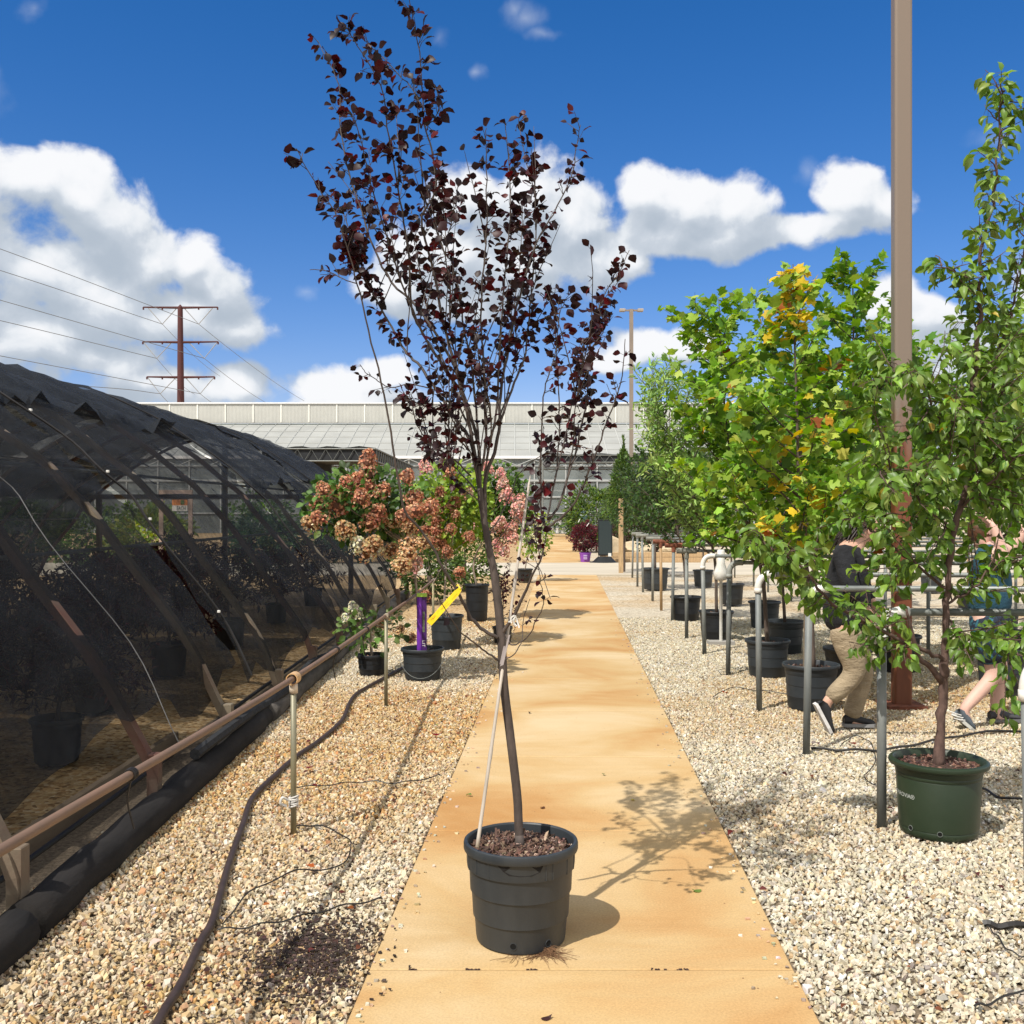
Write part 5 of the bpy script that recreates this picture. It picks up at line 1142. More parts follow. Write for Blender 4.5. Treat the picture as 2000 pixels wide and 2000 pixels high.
# ------------------------------------------------------------------ plants inside the shade house
def interior():
    base=[(-3.0,6.75),(-4.2,5.4),(-3.45,8.5),(-4.8,7.3),(-3.45,10.3),(-4.9,9.8),(-6.3,8.4),(-3.45,12.5),(-5.0,12.3),(-6.8,11.5),(-3.5,15.2),(-5.4,15.0),(-7.4,14.6),(-3.5,18),(-5.8,18),(-3.3,4.6)]
    desc=['nearest','left front','second nearest','inner second row','third nearest','inner third row','deep left front','fourth nearest','inner fourth row','deep left middle','fifth nearest','inner fifth row','deep left rear','rearmost by the netting','rearmost inner','frontmost green']
    protos=[]
    for k in range(3):
        q=np.random.default_rng(60+k); wd=MB(); fo=MB()
        cols=[[(.07,.015,.018),(.045,.012,.015),(.11,.03,.025)],[(.06,.012,.015),(.09,.02,.02),(.03,.01,.01)],[(.05,.09,.02),(.03,.06,.015),(.08,.12,.03)]][k]
        grow(wd,[(0,0,.3),(.03,0,.6),(.0,.03,.9),(-.04,0,1.25)],.018,34,lambda f:.74*(1-f*.55),.42,1.2,.2,.020,.085,cols,[3,3,1],NAR,OVF,fo,sub=4,seed=60+k,wr=.008)
        protos.append((wd,fo))
    ms=[]
    for wd,fo in protos:
        a=wd.build('trunk',M_bark,smooth=True); b=fo.build('foliage',M_leafp); ms.append((a.data,b.data)); bpy.data.objects.remove(a); bpy.data.objects.remove(b)
    pr=thing('tmp','x','x',(0,0,0)); o=pot(pr,(0,0),.2,.34,mat('pot_inside',(.02,.022,.026),.45),chips=0); soil=[c for c in pr.children if c.name.startswith('soil')][0]; pm_,sm_=o.data,soil.data
    for c in list(pr.children): bpy.data.objects.remove(c)
    bpy.data.objects.remove(pr)
    for i,((x,y),dsc) in enumerate(zip(base,desc)):
        k=2 if i in (1,6,15) else i%2
        r=thing('potted_maple',f'{"green" if k==2 else "dark red"} fine leaved potted shrub under the shade netting, {dsc}','potted shrub',(x,y,0),'potted shrubs inside the shade house')
        for nm,me in (('pot',pm_),('soil',sm_),('trunk',ms[k][0]),('foliage',ms[k][1])):
            o=bpy.data.objects.new(nm,me); COL.objects.link(o); o.parent=r
        r.rotation_euler=(0,0,i*1.3); s=.85+.15*((i*7)%5)/4; r.scale=(s,s,s)
interior()

# ------------------------------------------------------------------ things farther back
def bush(name,label,cat,c,rad,n,cols,w,ls,seed,tm=OV,group=None,trunk=True,m=None,cone=False):
    r=thing(name,label,cat,(c[0],c[1],0),group); q=np.random.default_rng(seed); v=q.normal(size=(n,3)); v/=np.linalg.norm(v,axis=1)[:,None]
    rr=(.55+.45*q.random((n,1)))*(1+.22*np.sin(v[:,:1]*5+seed)*np.cos(v[:,2:]*6)); pos=np.array(c)+v*rad*rr
    if cone:
        u=(pos[:,2]-c[2])/rad[2]; k=np.clip(.5-.5*u,.04,1)**.8*1.5; pos[:,0]=c[0]+(pos[:,0]-c[0])*k; pos[:,1]=c[1]+(pos[:,1]-c[1])*k
    pos=pos[pos[:,2]>.08]; n=len(pos); fo=MB(); leaves(fo,pos,pos-np.array(c)+q.normal(size=(n,3))*.3*max(rad)+[0,0,.2],q.normal(size=(n,3))*.6+[-.3,-.4,.8],ls*q.uniform(.6,1.3,n),palette(n,cols,w,.2),tm,OVF); fo.build('foliage',m or M_leaf,r,smooth=True)
    wd=MB(); wd.tube([(c[0],c[1],-.02),(c[0]+.02,c[1],c[2]*.6),(c[0],c[1],c[2]+rad[2]*.5)],[.05,.035,.01],7)
    for k in range(7): 
        a=k*.9; wd.tube([(c[0],c[1],c[2]*.5),(c[0]+rad[0]*.7*cos(a),c[1]+rad[1]*.7*sin(a),c[2]+.3*rad[2]*sin(k))],[.02,.006],5)
    wd.build('trunk',M_bark,r); return r
cp=P(1218,990,28)
bush('conifer','narrow green conifer with pointed top behind the tan stake','conifer',(cp[0],28,2.35),(.46,.42,1.15),4200,[(.05,.09,.02),(.08,.14,.025),(.12,.18,.03)],[4,4,1.5],.11,71,NAR,cone=True)
mb=MB(); b=G(1212,1119.5); mb.box((b[0]-.05,b[1]-.02,-.05),(b[0]+.07,b[1]+.03,2.0)); tag(mb.build('wooden_stake',M_lum),'tall flat wooden stake standing by the cross path edge','stake')
bush('tree','dark green small leaved tree right of the conifer','tree',(P(1275,960,26)[0],26,2.0),(1.0,.9,1.15),4200,[(.025,.05,.015),(.045,.08,.02),(.08,.13,.03)],[5,3,1],.07,72,group='trees and shrubs by the cross path')
bush('shrub','broad bright green shrub behind the dark red shrub','shrub',(P(1165,1005,42)[0],42,1.5),(1.5,1.0,1.3),3200,[(.09,.15,.03),(.14,.20,.035),(.05,.09,.02)],[4,3,3],.14,73,group='trees and shrubs by the cross path')
bush('shrub','dark brownish red foliage mass behind the boulders','shrub',(P(1300,1045,37)[0],37,.9),(2.2,.8,.95),3600,[(.06,.022,.018),(.035,.02,.012),(.05,.05,.02)],[4,3,2],.10,74,group='trees and shrubs by the cross path')
bush('shrub','dark green shrub between the boulder and the conifer','shrub',(P(1250,1010,39)[0],39,1.6),(1.6,.8,1.4),3600,[(.04,.07,.02),(.07,.11,.025),(.03,.05,.015)],[4,3,3],.12,75,group='trees and shrubs by the cross path')
bush('shrub','low dark green shrub left of the path before the cross path','shrub',(-1.5,18.5,.65),(.75,.6,.6),1700,[(.05,.09,.02),(.09,.14,.03)],[1,1],.08,81,group='low shrubs left of the path')
bush('shrub','low bushy green shrub behind the pot of the pink flowering shrub','shrub',(-1.0,21.5,.6),(.8,.6,.6),1500,[(.06,.10,.02),(.11,.17,.03)],[1,1],.08,82,group='low shrubs left of the path')
def redshrub():
    c=P(1140,1058,33.8); r=bush('shrub','dark red shrub in a purple pot at the right edge of the far path','shrub',(c[0],33.8,.78),(.46,.42,.52),2600,[(.13,.02,.03),(.07,.012,.02),(.20,.03,.035),(.04,.02,.02)],[4,4,1,2],.062,76,m=M_leafp)
    mb=MB(); x=P(1143,1090,33.6)[0]; mb.lathe([(.15,0),(.19,.28),(.2,.28),(.2,.31),(.17,.31),(.165,.26)],(x,33.6,0),20); po=mb.build('pot',mat('purple_pot',(.22,.06,.36),.5),r)
    mb=MB()
    for k in range(3): mb.box((x-.07,33.6-.199+.014*(2-k)*0,.10+.055*k),(x+.05,33.6-.19,.125+.055*k))
    mb.build('pot_print',mat('lilac_print',(.55,.45,.65),.6),po)
    for px,py,a in ((1131,1017,.6),(1148,1025,.9)):
        mb=MB(); c0=P(px,py,33.3); mb.tube([c0+[-.04*a,0,-.05],c0+[.05*a,0,.06]],.012,4); mb.build('white_tag',M_pvc,r)
redshrub()
def asign():
    r=thing('sidewalk_sign','black pedestal sign board with a fan shaped base beside the far path','sign',tuple(G(1181,1098))); y=33.2; bl=mat('sign_black',(.012,.014,.015),.4)
    x0=P(1168,1000,y)[0]; x1=P(1196,1000,y)[0]; z0=.22; z1=1.40
    mb=MB(); mb.box((x0,y-.03,z0),(x1,y+.03,z1),bev=.012); mb.build('frame',bl,r)
    mb=MB(); mb.box((x0+.03,y-.036,z0+.05),(x1-.035,y-.0305,z1-.05)); mb.build('board',mat('board_dark',(.03,.042,.045),.25),r)
    mb=MB(); V=[];n=12
    for k in range(n+1):
        a=pi+k*pi/n; V.append(((x0+x1)/2-.03+.42*cos(a),y+.34*sin(a),0)); 
    for k in range(n+1):
        a=pi+k*pi/n; V.append(((x0+x1)/2-.03+.2*cos(a),y+.1*sin(a),.2))
    F=[(k,k+1,n+2+k,n+1+k) for k in range(n)]+[tuple(range(n+1,2*n+2)),tuple(range(n,-1,-1)),(0,n+1,2*n+1,n)]
    mb.add(V,F); mb.build('base',bl,r)
    mb=MB(); mb.box((x1-.14,y-.05,.2),(x1-.04,y-.038,.31)); mb.build('white_card',M_pvc,r)
asign()
def tealsign():
    d=58; a=P(1129,998,d); b=P(1147.5,1017,d); r=thing('bench_sign','small dark teal board sign standing behind the dark red shrub','sign',(a[0]+.25,d,0))
    mb=MB(); mb.box((a[0],d-.02,b[2]),(b[0],d+.02,a[2])); bo=mb.build('board',mat('teal_board',(.03,.07,.075),.4),r)
    mb=MB(); mb.box((a[0]+.05,d-.03,a[2]-.26),(b[0]-.05,d-.022,a[2]-.20)); mb.box((a[0]+.1,d-.03,a[2]-.12),(b[0]-.1,d-.022,a[2]-.09)); mb.build('pale_lines',mat('sign_lines',(.35,.42,.42),.5),bo)
    mb=MB(); mb.box((a[0]+.22,d,0),(a[0]+.28,d+.04,b[2])); mb.build('post',M_steel,r)
tealsign()
# benches with white pots in front of the greenhouse
def benches():
    for row,(d,py,z,xs) in enumerate(((72,1026,.72,[1085,1094,1104,1115,1124,1134,1144,1153]),(69,1040,.22,[1068,1078,1089,1100,1111,1121,1131,1141]))):
        r=thing('plant_bench',['raised bench carrying the upper row of white pots before the greenhouse','low bench carrying the lower row of white pots at the far path end'][row],'bench',(P(1100,py,d)[0],d,0),'plant benches at the far end of the path')
        x0,x1=P(1062,py,d)[0],P(1162,py,d)[0]; mb=MB(); mb.box((x0,d-.4,z-.06),(x1,d+.6,z)); mb.build('top',mat('bench_grey',(.2,.19,.17),.8),r)
        for x in (x0+.1,(x0+x1)/2,x1-.1):
            mb=MB(); mb.box((x-.04,d-.3,-.03),(x+.04,d-.22,z-.06)); mb.build('leg',M_wood,r)
        for j,px in enumerate(xs):
            x=P(px,py,d)[0]; rp=thing('white_pot',f'small white pot, {["leftmost","second from left","third from left","fourth from left","fourth from right","third from right","second from right","rightmost"][j]} of the {["upper","lower"][row]} far row','pot',(x,d,z),'white pots on the far benches')
            mb=MB(); mb.lathe([(.11,z),(.15,z+.3),(.16,z+.3),(.16,z+.33),(.14,z+.33),(.13,z+.28)],(x,d,0),14); mb.build('pot',M_pvc,rp)
            fo=MB(); n=70; v=rv(n); v/=np.linalg.norm(v,axis=1)[:,None]; leaves(fo,np.array([x,d,z+.42])+v*[.16,.16,.17],v+[0,0,.5],rv(n)+[0,0,1],rng.uniform(.08,.14,n),palette(n,[(.04,.08,.02),(.07,.12,.03)],[1,1])); fo.build('foliage',M_leaf,rp)
benches()
# boulders and retaining timbers
def rock(name,label,c,s,seed):
    q=np.random.default_rng(seed); bm=bmesh.new(); bmesh.ops.create_icosphere(bm,subdivisions=3,radius=1)
    nrm=[Vector(q.normal(size=3)).normalized() for _ in range(14)]; cut=q.uniform(.55,.95,14)
    for v in bm.verts:
        for n_,cc in zip(nrm,cut):
            d=v.co.dot(n_)
            if d>cc: v.co-=n_*(d-cc)
        v.co=Vector((v.co.x*s[0],v.co.y*s[1],v.co.z*s[2]))+Vector(c)
    me=bpy.data.meshes.new(name); bm.to_mesh(me); me.materials.append(mat('limestone',(.50,.40,.26),.9,3,.25,.02,9)); o=link(name,me); tag(o,label,'boulder','boulders by the cross path'); return o
rock('boulder','tan boulder between the black sign and the wooden stake',(3.52,35,.42),(.42,.4,.42),1); rock('boulder','long pale boulder right of the wooden stake',(4.25,35.2,.36),(.6,.4,.34),2); rock('boulder','low tan boulder behind the farthest pipe posts',(5.5,35.4,.3),(.55,.4,.3),3)
mb=MB()
for k in range(2): mb.box((2.9+k*.04,34.0,-.03+.17*k),(6.5,34.2,.13+.17*k),bev=.01)
tag(mb.build('retaining_timber',M_lum),'stacked tan retaining timbers under the boulders','timber')
# white pvc standpipe seen between the racks
r=thing('standpipe','white pvc standpipe with a flared foot between the pipe racks','standpipe',(P(1408,1100,12.8)[0],12.8,0)); x=P(1408,1100,12.8)[0]
mb=MB(); mb.lathe([(.02,0),(.02,.78),(.085,.80),(.088,.88),(.05,1.0),(.046,1.16),(.03,1.17),(.001,1.17)],(x,12.8,0),18); mb.build('pipe',M_pvc,r,smooth=True)
mb=MB(); mb.box((x-.16,12.7,-.03),(x+.16,12.9,.03)); mb.build('foot',mat('concrete_foot',(.35,.33,.3),.9),r)
# price board in a wooden frame beyond the shade house
def board():
    d=26; c=lambda x,y:P(x,y,d); r=thing('framed_board','wooden framed orange and white price board seen through the netting','sign',tuple(c(345,1000)*[1,1,0])); fr=mat('frame_wood',(.36,.27,.22),.8,5,.2)
    a=c(311,957); b=c(376,1016); mb=MB(); w=.10
    mb.box((a[0],d-.03,a[2]-w),(b[0],d+.03,a[2])); mb.box((a[0],d-.03,-.03),(a[0]+w,d+.03,a[2]-w)); mb.box((b[0]-w,d-.03,-.03),(b[0],d+.03,a[2]-w)); mb.build('frame',fr,r)
    p=c(336,976); q=c(366,987); e=c(366,998)
    mb=MB(); mb.box((p[0],d+.0,q[2]),(q[0],d+.02,p[2])); o1=mb.build('orange_panel',mat('orange_panel',(.62,.22,.05),.5,6,.3),r)
    mb=MB(); mb.box((p[0],d+.0,e[2]),(q[0],d+.02,q[2]-.001)); o2=mb.build('white_panel',M_pvc,r)
    mb=MB(); x=c(353,980)[0]; mb.box((x,d-.008,q[2]+.02),(x+.09,d-.002,p[2]-.01)); mb.build('green_patch',mat('green_patch',(.09,.14,.03),.6),o1)
    cu=bpy.data.curves.new('t','FONT'); cu.body='EACH'; cu.size=.145; ob=bpy.data.objects.new('t',cu); COL.objects.link(ob)
    me=bpy.data.meshes.new_from_object(ob.evaluated_get(bpy.context.evaluated_depsgraph_get())); bpy.data.objects.remove(ob)
    for v in me.vertices: v.co=Vector((c(345,990)[0]+v.co.x*.62,d-.006,e[2]+.02+v.co.y))
    me.materials.clear(); me.materials.append(mat('ink_teal',(.03,.08,.07),.6)); me.name='lettering'; link('lettering',me,o2)
    mb=MB(); mb.box((p[0]-.0,d+.022,p[2]+.0),(q[0],d+.03,a[2]-w-.002)); mb.build('brown_panel',mat('brown_panel',(.09,.05,.02),.7),r)
board()
# shrubs and trees seen through and beyond the shade house
xs=[(-16,34,1.6,1.6,2.0,'green'),(-12.5,30,1.3,1.2,1.6,'mid'),(-9.5,27,1.1,1.1,1.5,'yel'),(-13.5,38,1.5,1.5,1.9,'mid'),(-10.2,42,1.6,1.5,2.1,'green'),(-7.0,29,1.1,1.2,1.5,'con'),(-5.2,33,1.2,1.0,1.6,'con'),(-18.5,29,1.5,1.5,2.0,'red'),(-21,37,2,2,2.4,'green'),(-6.5,48,1.8,1.5,1.7,'yel'),(-3.8,40,1.0,1,1.3,'mid')]
dl=['broad green shrub beyond the shade house at the left','mid green shrub beyond the shade house left of the framed board','yellow green shrub beside the framed board','mid green shrub row plant behind the framed board','tall green shrub by the shade canopy','dark conifer shrub right of the framed board','dark conifer shrub behind the rusty flowers','dark red shrub at the far left beyond the netting','largest green tree far left beyond the netting','yellowish shrub under the shade canopy','low green shrub left of the far path']
cd={'green':[(.05,.10,.02),(.09,.16,.03)],'mid':[(.07,.11,.03),(.12,.18,.04)],'yel':[(.20,.22,.04),(.12,.17,.03)],'con':[(.03,.07,.03),(.05,.10,.035)],'red':[(.10,.03,.02),(.05,.04,.02)]}
for i,(x,y,a,b_,hz,k) in enumerate(xs): bush('shrub',dl[i],'shrub',(x,y,hz*.55),(a,b_,hz*.55),1500,cd[k],[1,1],.16,200+i,group='shrubs beyond the shade house')

# ------------------------------------------------------------------ people
def skin(name, joints, edges, radii, m, parent, sub=2):
    me=bpy.data.meshes.new(name); me.from_pydata([tuple(j) for j in joints],edges,[]); o=bpy.data.objects.new(name,me); COL.objects.link(o)
    md=o.modifiers.new('s','SKIN'); sv=me.skin_vertices[0].data
    for i,r_ in enumerate(radii): sv[i].radius=(r_,r_) if np.isscalar(r_) else r_
    sv[0].use_root=True; md.use_smooth_shade=True; o.modifiers.new('u','SUBSURF').levels=sub
    dg=bpy.context.evaluated_depsgraph_get(); dg.update(); m2=bpy.data.meshes.new_from_object(o.evaluated_get(dg)); bpy.data.objects.remove(o)
    m2.name=name; m2.materials.clear(); m2.materials.append(m); 
    for p in m2.polygons: p.use_smooth=True
    return link(name,m2,parent)
def shoe(parent, heel, toe, m, msole, w=.045):
    heel=np.array(heel); toe=np.array(toe); ax=toe-heel; L=np.linalg.norm(ax); ax/=L; side=np.cross(ax,[0,0,1]); side/=np.linalg.norm(side); up=np.cross(side,ax)
    secs=[(0,.034,.055),(.12,.040,.085),(.3,.040,.082),(.5,.044,.062),(.75,.050,.042),(.92,.044,.034),(1.0,.022,.022)]
    V=[];F=[];n=14
    for t,w_,h_ in secs:
        for k in range(n):
            a=k*2*pi/n; V.append(heel+ax*L*t+side*w_*cos(a)+up*(.018+max(0,h_*(.5+.5*sin(a)) if sin(a)>-1 else 0)))
    for i in range(len(secs)-1):
        for k in range(n): F.append((i*n+k,i*n+(k+1)%n,(i+1)*n+(k+1)%n,(i+1)*n+k))
    F+=[tuple(range(n)),tuple(range((len(secs)-1)*n,len(secs)*n))[::-1]]
    mb=MB(); mb.add(V,F); s=mb.build('shoe',m,parent,smooth=True)
    V=[];F=[]
    for t,w_,h_ in secs:
        c=heel+ax*(L*(t*1.04-.02)); ww=w_*1.1
        V+=[c-side*ww,c+side*ww,c+side*ww+up*.024,c-side*ww+up*.024]
    for i in range(len(secs)-1):
        for k in range(4): F.append((i*4+k,i*4+(k+1)%4,(i+1)*4+(k+1)%4,(i+1)*4+k))
    F+=[(0,3,2,1),tuple(range(len(V)-4,len(V)))]
    mb=MB(); mb.add(V,F); mb.build('sole',msole,s)
    mb=MB()
    for t in (.36,.46,.56): 
        c=heel+ax*L*t+up*(.10-.055*(t-.3)/.3*1.0); mb.tube([c-side*.025,c+up*.004,c+side*.025],.003,5)
    mb.build('laces',mat('lace',(.03,.03,.035),.8),s)
    return s
M_skin=mat('skin',(.60,.36,.26),.5,12,.06,spec=.35)
M_khaki=mat('khaki_cloth',(.33,.26,.17),.9,9,.16,.03,8,stretch=(1,1,2.2))
M_blk=mat('black_cloth',(.014,.015,.018),.9,10,.2,.03,7)
M_teal=mat('teal_cloth',(.022,.075,.115),.9,8,.2,.03,7)
M_pat=mat('patterned_navy',(.012,.018,.035),.85,22,.3,color2=(.03,.14,.19),thr=.56,detail=2)
def hand(parent_pts, wrist, dirv, s=1.0, side=1):
    """vertices for a palm with four fingers and a thumb, as (joints, edges, radii) to append to a skin chain"""
    d=np.array(dirv,float); d/=np.linalg.norm(d); sd=np.cross(d,[0,1,.2]); sd/=np.linalg.norm(sd); nn=np.cross(sd,d); J=[];E=[];R=[]
    palm=wrist+d*.045*s; J.append(palm);R.append(.026*s)
    for k,(o,l) in enumerate(((-.030,.062),(-.010,.074),(.010,.070),(.030,.055))):
        b=palm+d*.045*s+sd*o*s; J+= [b,b+d*l*.5*s+nn*.008,b+d*l*.85*s+nn*.028]; R+=[.0095*s,.0085*s,.007*s]
    J+=[palm+sd*.04*s*-side-d*.005,palm+sd*.055*s*-side+d*.03+nn*.01]; R+=[.011*s,.0085*s]
    return J,E,R
def personA():
    d=7.72; q=lambda x,y,dd=0:P(1500+x/3.22,900+y/3.22,d+dd)
    r=thing('person','person in black top and khaki trousers walking right behind the pipe racks, head bowed','person',(q(520,1600)[0],d,0))
    hip=q(505,1060); waist=q(490,900); chest=q(475,700); neck=q(520,540); nk2=q(555,500); head=q(610,430)
    lh,rh=q(490,1110,-.09),q(520,1110,.09)
    k1,a1=q(560,1335,-.09),q(360,1525,-.08)     # rear leg (near side)
    k2,a2=q(600,1330,.09),q(520,1640,.09)
    f1=q(330,1560,-.08); t1=q(385,1690,-.08); f2=q(500,1680,.09); t2=q(650,1690,.09); f2[2]=t2[2]=.03
    shl,shr=q(470,580,-.17),q(520,580,.17); el,er=q(520,800,-.22),q(590,780,.2); wl,wr=q(620,930,-.16),q(665,900,.12)
    J=[hip,waist,chest,neck,nk2,head+[0,0,-.03],head+[.01,0,.06],lh,k1,a1,t1,rh,k2,a2,t2,shl,el,wl,shr,er,wr]
    E=[(0,1),(1,2),(2,3),(3,4),(4,5),(5,6),(0,7),(7,8),(8,9),(9,10),(0,11),(11,12),(12,13),(13,14),(3,15),(15,16),(16,17),(3,18),(18,19),(19,20)]
    R=[.13,.125,.14,.07,.052,.085,.07,.09,.058,.04,.03,.09,.058,.04,.03,.065,.045,.03,.065,.045,.03]
    for w_,src,dv,sd in ((17,wl,wl-el,1),(20,wr,wr-er,-1)):
        hj,_,hr=hand(None,src,dv,1.0,sd); b=len(J); J+=hj; R+=hr; E.append((w_,b))
        for f in range(4): s=b+1+3*f; E+=[(b,s),(s,s+1),(s+1,s+2)]
        E+=[(b,b+13),(b+13,b+14)]
    body=skin('body',J,E,R,M_skin,r)
    skin('shirt',[hip+[0,0,-.05],waist,chest,neck+[-.01,0,-.03],shl,el,wl+(el-wl)*.12,shr,er,wr+(er-wr)*.12],[(0,1),(1,2),(2,3),(2,4),(4,5),(5,6),(2,7),(7,8),(8,9)],[(.185,.205),(.17,.19),(.165,.19),.085,.085,.068,.052,.085,.068,.052],M_blk,r)
    skin('trousers',[hip+[0,0,.10],lh,lh+(k1-lh)*.55,k1,k1+(a1-k1)*.5,a1+(k1-a1)*.06,rh,rh+(k2-rh)*.55,k2,k2+(a2-k2)*.5,a2+[0,0,.02]],[(0,1),(1,2),(2,3),(3,4),(4,5),(0,6),(6,7),(7,8),(8,9),(9,10)],[.135,.125,.108,.088,.078,.068,.125,.108,.088,.08,.072],M_khaki,r)
    bs=mat('shoe_black',(.02,.02,.022),.6); so_=mat('shoe_sole',(.62,.60,.58),.6)
    # rear shoe up on its toe
    shoe(r,q(290,1535,-.09),q(385,1722,-.09)+[0,0,.0],bs,so_); shoe(r,f2*[1,1,0]+[-.03,0,.006],np.array([t2[0]+.02,t2[1],.006]),bs,mat('shoe_sole_grey',(.25,.25,.25),.6))
    # head: skull, ear, nose, hair
    hd=head+[.005,0,.0]; mb=MB(); mb.lathe([(.001,-.125),(.045,-.115),(.066,-.07),(.078,0),(.074,.06),(.045,.105),(.001,.118)],(0,0,0),20,sx=1.12,sy=.9)
    V=mb.V[0]; a=.55; Rm=np.array([[cos(a),0,sin(a)],[0,1,0],[-sin(a),0,cos(a)]]); mb.V[0]=(V@Rm.T)+hd; mb.build('face',M_skin,r,smooth=True)
    mb=MB(); mb.tube([hd+[.078,0,-.035],hd+[.092,0,-.055],hd+[.075,0,-.07]],[.006,.013,.008],7); mb.build('nose',M_skin,r,smooth=True)
    mb=MB(); mb.lathe([(.001,-.032),(.014,-.02),(.018,.005),(.012,.026),(.001,.032)],(hd[0]+.005,hd[1]-.074,hd[2]-.01),10,sy=.5); mb.build('ear',M_skin,r,smooth=True)
    mb=MB()
    for s_ in (-1,1): mb.lathe([(.001,-.008),(.008,0),(.001,.008)],(hd[0]+.066,hd[1]+.03*s_,hd[2]-.035),8)
    mb.build('eyes',mat('eye_dark',(.03,.02,.02),.3),r)
    mb=MB(); mb.tube([hd+[.05,-.022,-.088],hd+[.056,0,-.09],hd+[.05,.022,-.088]],.005,5); mb.build('mouth',mat('lip',(.4,.16,.13),.5),r)
    mb=MB(); g=np.random.default_rng(4)
    for k in range(520):
        th=g.uniform(0,2*pi); ph=g.uniform(.05,1.25); v=np.array([sin(ph)*cos(th)-.3,sin(ph)*sin(th),cos(ph)]); v/=np.linalg.norm(v); s0=hd+v*[.088,.080,.112]
        if v[0]>.55 and v[2]<.5: continue
        back=np.array([-.10-.03*g.random(),.03*g.normal(),-.10-.08*g.random()]); e=s0+back*(.7+.6*g.random()); mid=(s0+e)/2+v*.022
        if v[1]<-.55 and s0[0]>hd[0]-.02: e=s0+back*.35; mid=(s0+e)/2
        mb.tube([s0-v*.01,mid,e],[.009,.008,.003],4,caps=False)
    mb.build('hair',mat('dark_hair',(.022,.014,.010),.45,40,.4,stretch=(1,1,.3)),r,smooth=True)
personA()
def personB():
    d=7.9; q=lambda x,y,dd=0:P(1500+x/3.22,900+y/3.22,d+dd)
    r=thing('person','person in teal top and patterned navy shorts bending down behind the pear tree','person',(q(1400,1650)[0],d,0))
    hip=q(1380,1010); waist=q(1395,880); chest=q(1400,700); neck=q(1400,560); nk2=q(1385,520); head=q(1345,455)
    lh,rh=q(1370,1060,-.1),q(1400,1060,.1); k1,a1=q(1430,1345,-.1),q(1225,1570,-.1); k2,a2=q(1460,1340,.09),q(1425,1600,.09)
    shl,shr=q(1370,570,-.17),q(1440,560,.17); el,er=q(1500,640,-.22),q(1530,560,.2); wl,wr=q(1430,440,-.2),q(1600,470,.15)
    t1=q(1280,1690,-.1); t2=q(1560,1690,.09)
    J=[hip,waist,chest,neck,nk2,head+[0,0,-.03],head+[-.01,0,.06],lh,k1,a1,t1,rh,k2,a2,t2,shl,el,wl,shr,er,wr]
    E=[(0,1),(1,2),(2,3),(3,4),(4,5),(5,6),(0,7),(7,8),(8,9),(9,10),(0,11),(11,12),(12,13),(13,14),(3,15),(15,16),(16,17),(3,18),(18,19),(19,20)]
    R=[.13,.12,.135,.07,.052,.085,.07,.095,.066,.043,.03,.095,.066,.043,.03,.07,.05,.034,.07,.05,.034]
    for w_,src,dv,sd in ((17,wl,wl-el,1),(20,wr,wr-er,-1)):
        hj,_,hr=hand(None,src,dv,1.0,sd); b=len(J); J+=hj; R+=hr; E.append((w_,b))
        for f in range(4): s=b+1+3*f; E+=[(b,s),(s,s+1),(s+1,s+2)]
        E+=[(b,b+13),(b+13,b+14)]
    # calf fullness
    skin('body',J,E,R,mat('fair_skin',(.66,.42,.34),.5,10,.07,spec=.35),r)
    skin('shirt',[waist+(hip-waist)*.9,waist,chest,neck+[0,0,-.03],shl,shl+(el-shl)*.45,shr,shr+(er-shr)*.45],[(0,1),(1,2),(2,3),(2,4),(4,5),(2,6),(6,7)],[.175,.165,.175,.09,.09,.08,.09,.08],M_teal,r)
    skin('shorts',[hip+[0,0,.12],hip,lh,lh+(k1-lh)*.8,rh,rh+(k2-rh)*.8],[(0,1),(1,2),(2,3),(1,4),(4,5)],[.18,.18,.14,.12,.14,.12],M_pat,r)
    s1=shoe(r,q(1165,1580,-.1)+[0,0,-.03],q(1280,1705,-.1),mat('shoe_grey',(.09,.11,.13),.7),mat('sole_pale',(.5,.5,.46),.6))
    mb=MB()
    for k in range(3): mb.tube([q(1140+14*k,1575+22*k,-.145),q(1180+14*k,1590+20*k,-.155),q(1215+12*k,1600+16*k,-.14)],.005,5)
    mb.build('white_stripes',M_pvc,s1)
    shoe(r,np.array([q(1390,1600,.09)[0],d+.09,.006]),np.array([q(1585,1600,.09)[0],d+.09,.006]),mat('shoe_charcoal',(.05,.05,.055),.7),mat('sole_grey2',(.15,.15,.15),.7))
    mb=MB(); mb.lathe([(.001,-.125),(.045,-.115),(.066,-.07),(.078,0),(.074,.06),(.045,.105),(.001,.118)],tuple(head),20,sx=.9,sy=1.1); mb.build('face',MATS['fair_skin'],r,smooth=True)
    mb=MB(); mb.lathe([(.06,-.06),(.088,-.02),(.086,.06),(.05,.118),(.001,.13)],tuple(head+[-.01,.01,.0]),20,sx=1.0,sy=1.1); mb.build('hair',mat('brown_hair',(.09,.04,.02),.5,40,.4),r,smooth=True)
personB()

